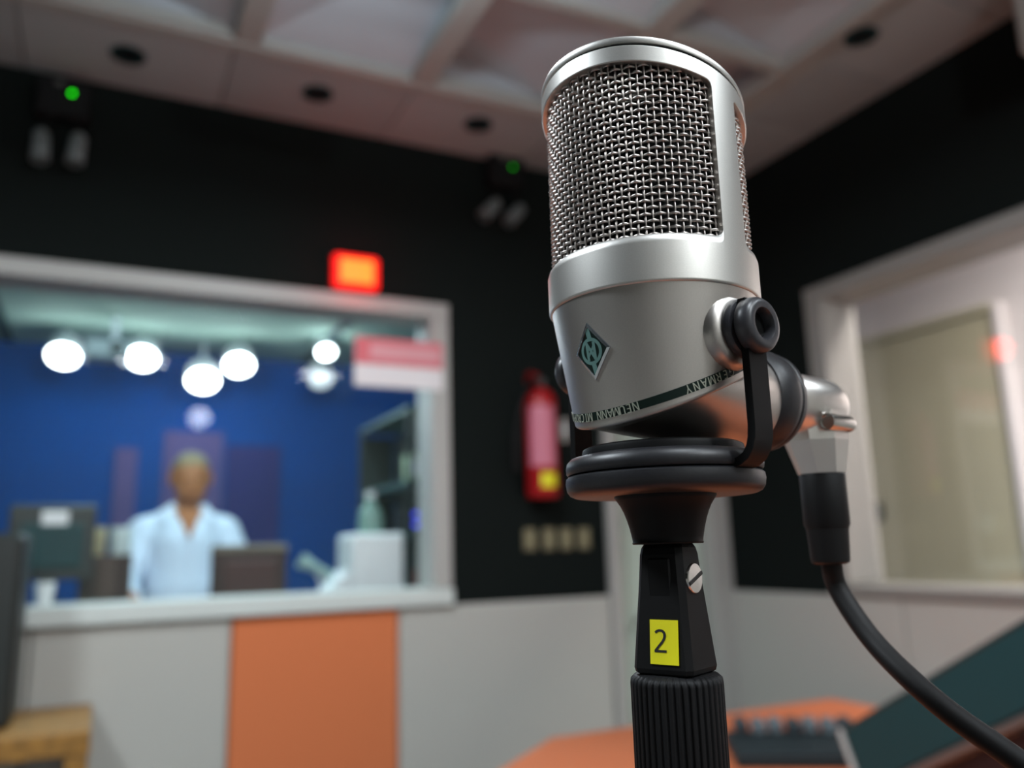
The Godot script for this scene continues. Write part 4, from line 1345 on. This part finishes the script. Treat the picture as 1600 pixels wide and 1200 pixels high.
	for sx in [-1, 1]:
		for sz in [-1, 1]:
			put("post", boxed(Vector3(sx * 0.19, 0.91, sz * 0.34), Vector3(0.022, 1.82, 0.022), 0.002), M.dark, rk)
	put("divider", boxed(Vector3(-0.03, 0.9, 0), Vector3(0.01, 1.78, 0.66), 0.0), M.dark, rk)
	put("back_panel", boxed(Vector3(-0.11, 0.9, -0.345), Vector3(0.15, 1.78, 0.008), 0.0), M.dark, rk)
	var cl := thing("table_clock", "pale oval clock on the upper shelf of the dark rack", "clock", Vector3(1.155, 1.5315, -3.30))
	put("case", boxed(Vector3(0, 0.065, 0), Vector3(0.075, 0.13, 0.04), 0.02), mat(Color(0.70, 0.74, 0.62), 0.5), cl)
	put("dial", boxed(Vector3(0, 0.07, 0.021), Vector3(0.05, 0.07, 0.004), 0.001), M.paper, cl)
	var dv := thing("audio_device", "black device with blue lights on the rack", "device", Vector3(1.155, 1.332, -3.28))
	put("case", boxed(Vector3(0, 0.05, 0), Vector3(0.12, 0.10, 0.10), 0.004), M.black, dv)
	for k in 2:
		put("indicator_led", boxed(Vector3(-0.005, 0.03 + 0.04 * k, 0.052), Vector3(0.028, 0.018, 0.006), 0.002), glow(Color(0.18, 0.22, 1.0), 1.6, Color(0.05, 0.05, 0.2)), dv)
	var rb := thing("red_box", "small red box on the lowest shelf of the rack", "box", Vector3(1.15, 1.1115, -3.16))
	put("carton", boxed(Vector3(0, 0.035, 0), Vector3(0.08, 0.07, 0.08), 0.003), mat(Color(0.50, 0.16, 0.12), 0.6), rb)
	put("lid", boxed(Vector3(0, 0.074, 0), Vector3(0.084, 0.012, 0.084), 0.002), mat(Color(0.45, 0.13, 0.10), 0.6), rb)

func booth_downlight(at: Vector3, label: String, energy: float) -> void:
	var dl := thing("booth_downlight", label, "downlight", at, 0, "downlights in the booth ceiling")
	var b := MB.new()
	b.lathe([Vector2(0, -0.006), Vector2(0.05, -0.006), Vector2(0.055, -0.001)], 28, Transform3D(), -1.0)
	put("lamp_face", b, glow(Color(0.72, 0.92, 1.0), 3.0, Color(0.7, 0.7, 0.7)), dl)
	var tr := MB.new()
	tr.lathe([Vector2(0.055, 0.0), Vector2(0.055, -0.008), Vector2(0.068, -0.008), Vector2(0.070, 0.0)], 28)
	put("trim_ring", tr, M.white, dl)
	lamp_point("cool_glow", Vector3(0, -0.06, 0), 0.05, Color(0.80, 0.94, 1.0), energy, dl)

func monitor(at: Vector3, w: float, h: float, lift: float, m: Material, face: Material, label: String, badge: bool) -> void:
	var o := thing("computer_monitor", label, "monitor", at)
	put("casing", boxed(Vector3(0, lift + h * 0.5, 0), Vector3(w, h, 0.035), 0.006), m, o)
	put("screen", boxed(Vector3(0, lift + h * 0.5, -0.019), Vector3(w - 0.02, h - 0.02, 0.004), 0.001), M.black, o)
	put("rear_cover", boxed(Vector3(0, lift + h * 0.45, 0.024), Vector3(w * 0.72, h * 0.6, 0.02), 0.006), face, o)
	put("neck", boxed(Vector3(0, lift * 0.5 + 0.02, 0.0), Vector3(0.04, lift + 0.04, 0.03), 0.003), m, o)
	put("foot", boxed(Vector3(0, 0.006, 0), Vector3(w * 0.6, 0.012, 0.14), 0.003), m, o)
	if badge:
		put("badge", boxed(Vector3(0.005, lift + h * 0.82, 0.036), Vector3(0.07, 0.04, 0.006), 0.002), M.white, o)
	else:
		put("top_edge", boxed(Vector3(0, lift + h - 0.008, 0.020), Vector3(w, 0.022, 0.006), 0.002), mat(Color(0.45, 0.42, 0.36), 0.5), o)

# ---------------------------------------------------------------- corridor behind the second window
func corridor_shell() -> void:
	var x0 := WX + 0.14
	var x1 := 3.3
	var fl := setting("floor_corridor", "floor of the corridor", "floor")
	put("slab", span(Vector3(x0, -0.1, -3.2), Vector3(x1 + 0.1, 0, FZ)), M.tile, fl)
	var c := setting("ceiling_corridor", "pale ceiling of the corridor", "ceiling")
	put("slab", span(Vector3(x0, 2.6, -3.2), Vector3(x1 + 0.1, 2.7, FZ)), M.pink_white, c)
	var w := setting("wall_corridor", "pale corridor wall beyond the second window", "wall")
	put("slab", span(Vector3(x1, 0, -3.2), Vector3(x1 + 0.1, 2.6, FZ)), M.pink_white, w)
	put("end_wall", span(Vector3(x0, 0, -3.3), Vector3(x1 + 0.1, 2.7, -3.2)), M.pink_white, w)
	put("near_end_wall", span(Vector3(x0, 0, FZ), Vector3(x1 + 0.1, 2.7, FZ + 0.1)), M.pink_white, w)
	put("back_wall", span(Vector3(x0, 0, -3.2), Vector3(x0 + 0.02, 2.6, BZ - 0.12)), M.pink_white, w)
	var d := setting("door_2", "beige corridor door with a dark handle", "door")
	put("leaf", span(Vector3(x1 - 0.035, 0.01, -2.87), Vector3(x1, 2.165, -2.10), 0.004), M.beige, d)
	put("side_jamb", span(Vector3(x1 - 0.055, 0.0, -3.02), Vector3(x1, 2.20, -2.872), 0.006), M.frame, d)
	put("side_jamb", span(Vector3(x1 - 0.055, 0.0, -2.098), Vector3(x1, 2.20, -2.06), 0.006), M.pink_white, d)
	put("head_jamb", span(Vector3(x1 - 0.055, 2.167, -2.87), Vector3(x1, 2.20, -2.10), 0.004), M.beige, d)
	put("handle", boxed(Vector3(x1 - 0.06, 1.38, -2.76), Vector3(0.05, 0.09, 0.03), 0.006), M.dark, d)

# ---------------------------------------------------------------- the man in the booth
func sdf_mesh(bones: Array, cell: float, blend: float) -> MB:
	var lo := Vector3(1e9, 1e9, 1e9)
	var hi := -lo
	for b in bones:
		var r: float = max(b[2], b[3])
		lo = lo.min((b[0] as Vector3).min(b[1]) - Vector3(r, r, r))
		hi = hi.max((b[0] as Vector3).max(b[1]) + Vector3(r, r, r))
	lo -= Vector3.ONE * cell * 3
	hi += Vector3.ONE * cell * 3
	var nx := int((hi.x - lo.x) / cell) + 1
	var ny := int((hi.y - lo.y) / cell) + 1
	var nz := int((hi.z - lo.z) / cell) + 1
	var f := PackedFloat32Array()
	f.resize(nx * ny * nz)
	f.fill(0.5)
	for b in bones:
		var a: Vector3 = b[0]
		var e: Vector3 = b[1]
		var ra: float = b[2]
		var rb: float = b[3]
		var m: float = max(ra, rb) + blend + cell * 2
		var l := ((a.min(e) - Vector3.ONE * m - lo) / cell).floor().max(Vector3.ZERO)
		var h := ((a.max(e) + Vector3.ONE * m - lo) / cell).ceil().min(Vector3(nx - 1, ny - 1, nz - 1))
		var ae := e - a
		var dd: float = max(ae.length_squared(), 1e-9)
		for k in range(int(l.z), int(h.z) + 1):
			for j in range(int(l.y), int(h.y) + 1):
				var row := (k * ny + j) * nx
				for i in range(int(l.x), int(h.x) + 1):
					var p := lo + Vector3(i, j, k) * cell - a
					var t: float = clamp(p.dot(ae) / dd, 0.0, 1.0)
					var d := (p - ae * t).length() - lerpf(ra, rb, t)
					var o := f[row + i]
					var q: float = max(blend - abs(d - o), 0.0) / blend
					f[row + i] = min(d, o) - q * q * blend * 0.25
	var ids := {}
	var mb := MB.new()
	var off := [0, 1, nx, nx + 1, nx * ny, nx * ny + 1, nx * ny + nx, nx * ny + nx + 1]
	for k in nz - 1:
		for j in ny - 1:
			for i in nx - 1:
				var base := (k * ny + j) * nx + i
				var neg := 0
				for q in off:
					if f[base + q] < 0.0: neg += 1
				if neg == 0 or neg == 8: continue
				var s := Vector3.ZERO
				var cnt := 0
				for c in [[0, 1], [2, 3], [4, 5], [6, 7], [0, 2], [1, 3], [4, 6], [5, 7], [0, 4], [1, 5], [2, 6], [3, 7]]:
					var fa := f[base + off[c[0]]]
					var fb := f[base + off[c[1]]]
					if (fa < 0.0) != (fb < 0.0):
						var t := fa / (fa - fb)
						var pa := Vector3(c[0] & 1, (c[0] >> 1) & 1, c[0] >> 2)
						var pb := Vector3(c[1] & 1, (c[1] >> 1) & 1, c[1] >> 2)
						s += pa.lerp(pb, t)
						cnt += 1
				var g := Vector3(f[base + 1] - f[base] + f[base + off[7]] - f[base + off[6]], f[base + nx] - f[base] + f[base + off[7]] - f[base + off[5]], f[base + off[4]] - f[base] + f[base + off[7]] - f[base + off[3]])
				ids[base] = mb.vert(lo + (Vector3(i, j, k) + s / cnt) * cell, g.normalized())
	for base in ids:
		for ax in [[1, nx, nx * ny], [nx, 1, nx * ny], [nx * ny, 1, nx]]:
			if (f[base] < 0.0) != (f[base + ax[0]] < 0.0):
				var a: int = base - ax[1]
				var b: int = base - ax[2]
				var c: int = base - ax[1] - ax[2]
				if ids.has(a) and ids.has(b) and ids.has(c):
					mb.quad_i(ids[base], ids[a], ids[c], ids[b])
	return mb

func person() -> void:
	var o := thing("person", "person in a white open-necked shirt standing behind the booth desk", "person", Vector3(0.335, 0, -3.95))
	var nk := Vector3(0.005, 1.47, 0.0)
	var hd := Vector3(0.012, 1.585, 0.035)
	var bones := [
		[Vector3(0, 0.95, 0), Vector3(0, 1.12, 0.0), 0.135, 0.125], [Vector3(0, 1.12, 0), Vector3(0, 1.32, 0.0), 0.125, 0.135],
		[Vector3(-0.12, 1.37, -0.01), Vector3(0.12, 1.37, -0.01), 0.062, 0.062], [Vector3(0, 1.36, 0), nk, 0.06, 0.052], [nk, hd + Vector3(0, -0.04, -0.01), 0.052, 0.052],
		[hd + Vector3(0, 0.03, -0.02), hd + Vector3(0, -0.045, 0.012), 0.082, 0.062], [hd + Vector3(0, 0.0, 0.07), hd + Vector3(0, -0.022, 0.082), 0.010, 0.014],
		[hd + Vector3(-0.078, -0.005, -0.01), hd + Vector3(-0.080, 0.02, -0.016), 0.012, 0.014], [hd + Vector3(0.078, -0.005, -0.01), hd + Vector3(0.080, 0.02, -0.016), 0.012, 0.014],
		[hd + Vector3(-0.016, -0.058, 0.066), hd + Vector3(0.016, -0.058, 0.066), 0.010, 0.010],
		# arm on the camera's left: down and forward, hand on the desk
		[Vector3(-0.170, 1.365, -0.01), Vector3(-0.235, 1.17, 0.06), 0.050, 0.042], [Vector3(-0.235, 1.17, 0.06), Vector3(-0.20, 1.085, 0.27), 0.040, 0.028],
		[Vector3(-0.20, 1.085, 0.27), Vector3(-0.19, 1.075, 0.34), 0.028, 0.032],
		# other arm: elbow out, forearm forward
		[Vector3(0.170, 1.365, -0.01), Vector3(0.235, 1.19, 0.05), 0.050, 0.042], [Vector3(0.235, 1.19, 0.05), Vector3(0.16, 1.10, 0.26), 0.040, 0.028],
		[Vector3(0.16, 1.10, 0.26), Vector3(0.145, 1.085, 0.33), 0.028, 0.032],
		# legs
		[Vector3(-0.085, 0.92, 0), Vector3(-0.10, 0.50, 0.01), 0.088, 0.058], [Vector3(-0.10, 0.50, 0.01), Vector3(-0.11, 0.09, -0.02), 0.056, 0.038], [Vector3(-0.11, 0.05, -0.03), Vector3(-0.115, 0.04, 0.12), 0.040, 0.034],
		[Vector3(0.085, 0.92, 0), Vector3(0.10, 0.50, 0.01), 0.088, 0.058], [Vector3(0.10, 0.50, 0.01), Vector3(0.11, 0.09, -0.02), 0.056, 0.038], [Vector3(0.11, 0.05, -0.03), Vector3(0.115, 0.04, 0.12), 0.040, 0.034],
	]
	for s in [[Vector3(-0.19, 1.075, 0.34), -1.0], [Vector3(0.145, 1.085, 0.33), 1.0]]:
		var w: Vector3 = s[0]
		for k in 4:
			var x := (k - 1.5) * 0.019
			var ln: float = [0.050, 0.060, 0.056, 0.044][k]
			bones.append([w + Vector3(x, 0.0, 0.015), w + Vector3(x * 1.15, 0.004, 0.03 + ln * 0.55), 0.0095, 0.009])
			bones.append([w + Vector3(x * 1.15, 0.004, 0.03 + ln * 0.55), w + Vector3(x * 1.2, -0.014, 0.03 + ln), 0.009, 0.008])
		bones.append([w + Vector3(-s[1] * 0.022, 0, -0.01), w + Vector3(-s[1] * 0.052, -0.004, 0.03), 0.011, 0.009])
	put("body", sdf_mesh(bones, 0.0105, 0.012), M.skin, o)
	var shirt := [
		[Vector3(0, 0.93, 0), Vector3(0, 1.12, 0.0), 0.155, 0.150], [Vector3(0, 1.12, 0), Vector3(0, 1.31, 0.0), 0.150, 0.155],
		[Vector3(-0.14, 1.365, -0.015), Vector3(0.14, 1.365, -0.015), 0.072, 0.072],
		[Vector3(-0.10, 1.40, -0.02), Vector3(-0.045, 1.465, -0.03), 0.05, 0.035], [Vector3(0.10, 1.40, -0.02), Vector3(0.045, 1.465, -0.03), 0.05, 0.035],
		[Vector3(-0.170, 1.365, -0.01), Vector3(-0.237, 1.17, 0.06), 0.066, 0.058], [Vector3(-0.237, 1.17, 0.06), Vector3(-0.208, 1.10, 0.20), 0.056, 0.046],
		[Vector3(0.170, 1.365, -0.01), Vector3(0.237, 1.19, 0.05), 0.066, 0.058], [Vector3(0.237, 1.19, 0.05), Vector3(0.18, 1.12, 0.20), 0.056, 0.046],
	]
	var sh := put("shirt", sdf_mesh(shirt, 0.014, 0.03), M.shirt, o)
	# open collar wings and the bare throat between them
	var th := MB.new()
	th.tri(Vector3(-0.055, 1.465, 0.075), Vector3(0.065, 1.465, 0.075), Vector3(0.005, 1.335, 0.178), Vector3(0, 0.3, 1))
	th.tri(Vector3(-0.055, 1.463, 0.070), Vector3(0.065, 1.463, 0.070), Vector3(0.005, 1.333, 0.170), Vector3(0, -0.3, -1))
	put("throat", th, M.skin, o)
	for s in [-1.0, 1.0]:
		var cw := MB.new()
		cw.box(Vector3(0, 0, 0), Vector3(0.075, 0.10, 0.014), 0.006, Transform3D(Basis(Vector3(0, 0, 1), s * 0.55) * Basis(Vector3.RIGHT, -0.65), Vector3(0.005 + s * 0.062, 1.435, 0.075)))
		put("collar", cw, M.shirt, sh)
	put("trousers", sdf_mesh([[Vector3(0, 0.96, 0), Vector3(0, 0.90, 0), 0.148, 0.145], [Vector3(-0.085, 0.92, 0), Vector3(-0.10, 0.50, 0.01), 0.100, 0.075], [Vector3(-0.10, 0.50, 0.01), Vector3(-0.11, 0.11, -0.02), 0.074, 0.062], [Vector3(0.085, 0.92, 0), Vector3(0.10, 0.50, 0.01), 0.100, 0.075], [Vector3(0.10, 0.50, 0.01), Vector3(0.11, 0.11, -0.02), 0.074, 0.062]], 0.02, 0.02), M.trousers, o)
	for s in [-1.0, 1.0]:
		put("shoe", sdf_mesh([[Vector3(s * 0.11, 0.052, -0.04), Vector3(s * 0.117, 0.046, 0.13), 0.050, 0.044]], 0.012, 0.01), M.shoe, o)
		var ey := MB.new()
		ey.lathe([Vector2(0, -0.008), Vector2(0.007, -0.004), Vector2(0.009, 0), Vector2(0.007, 0.004), Vector2(0, 0.008)], 12, Transform3D(Basis(), hd + Vector3(s * 0.032, 0.008, 0.060)))
		put("eye", ey, M.ink, o)
	put("hair", sdf_mesh([[hd + Vector3(0, 0.052, -0.030), hd + Vector3(0, 0.040, -0.045), 0.080, 0.084], [hd + Vector3(0, 0.0, -0.055), hd + Vector3(0, -0.03, -0.050), 0.070, 0.055], [hd + Vector3(-0.03, 0.085, 0.015), hd + Vector3(0.03, 0.085, 0.015), 0.030, 0.030]], 0.008, 0.02), M.hair, o)
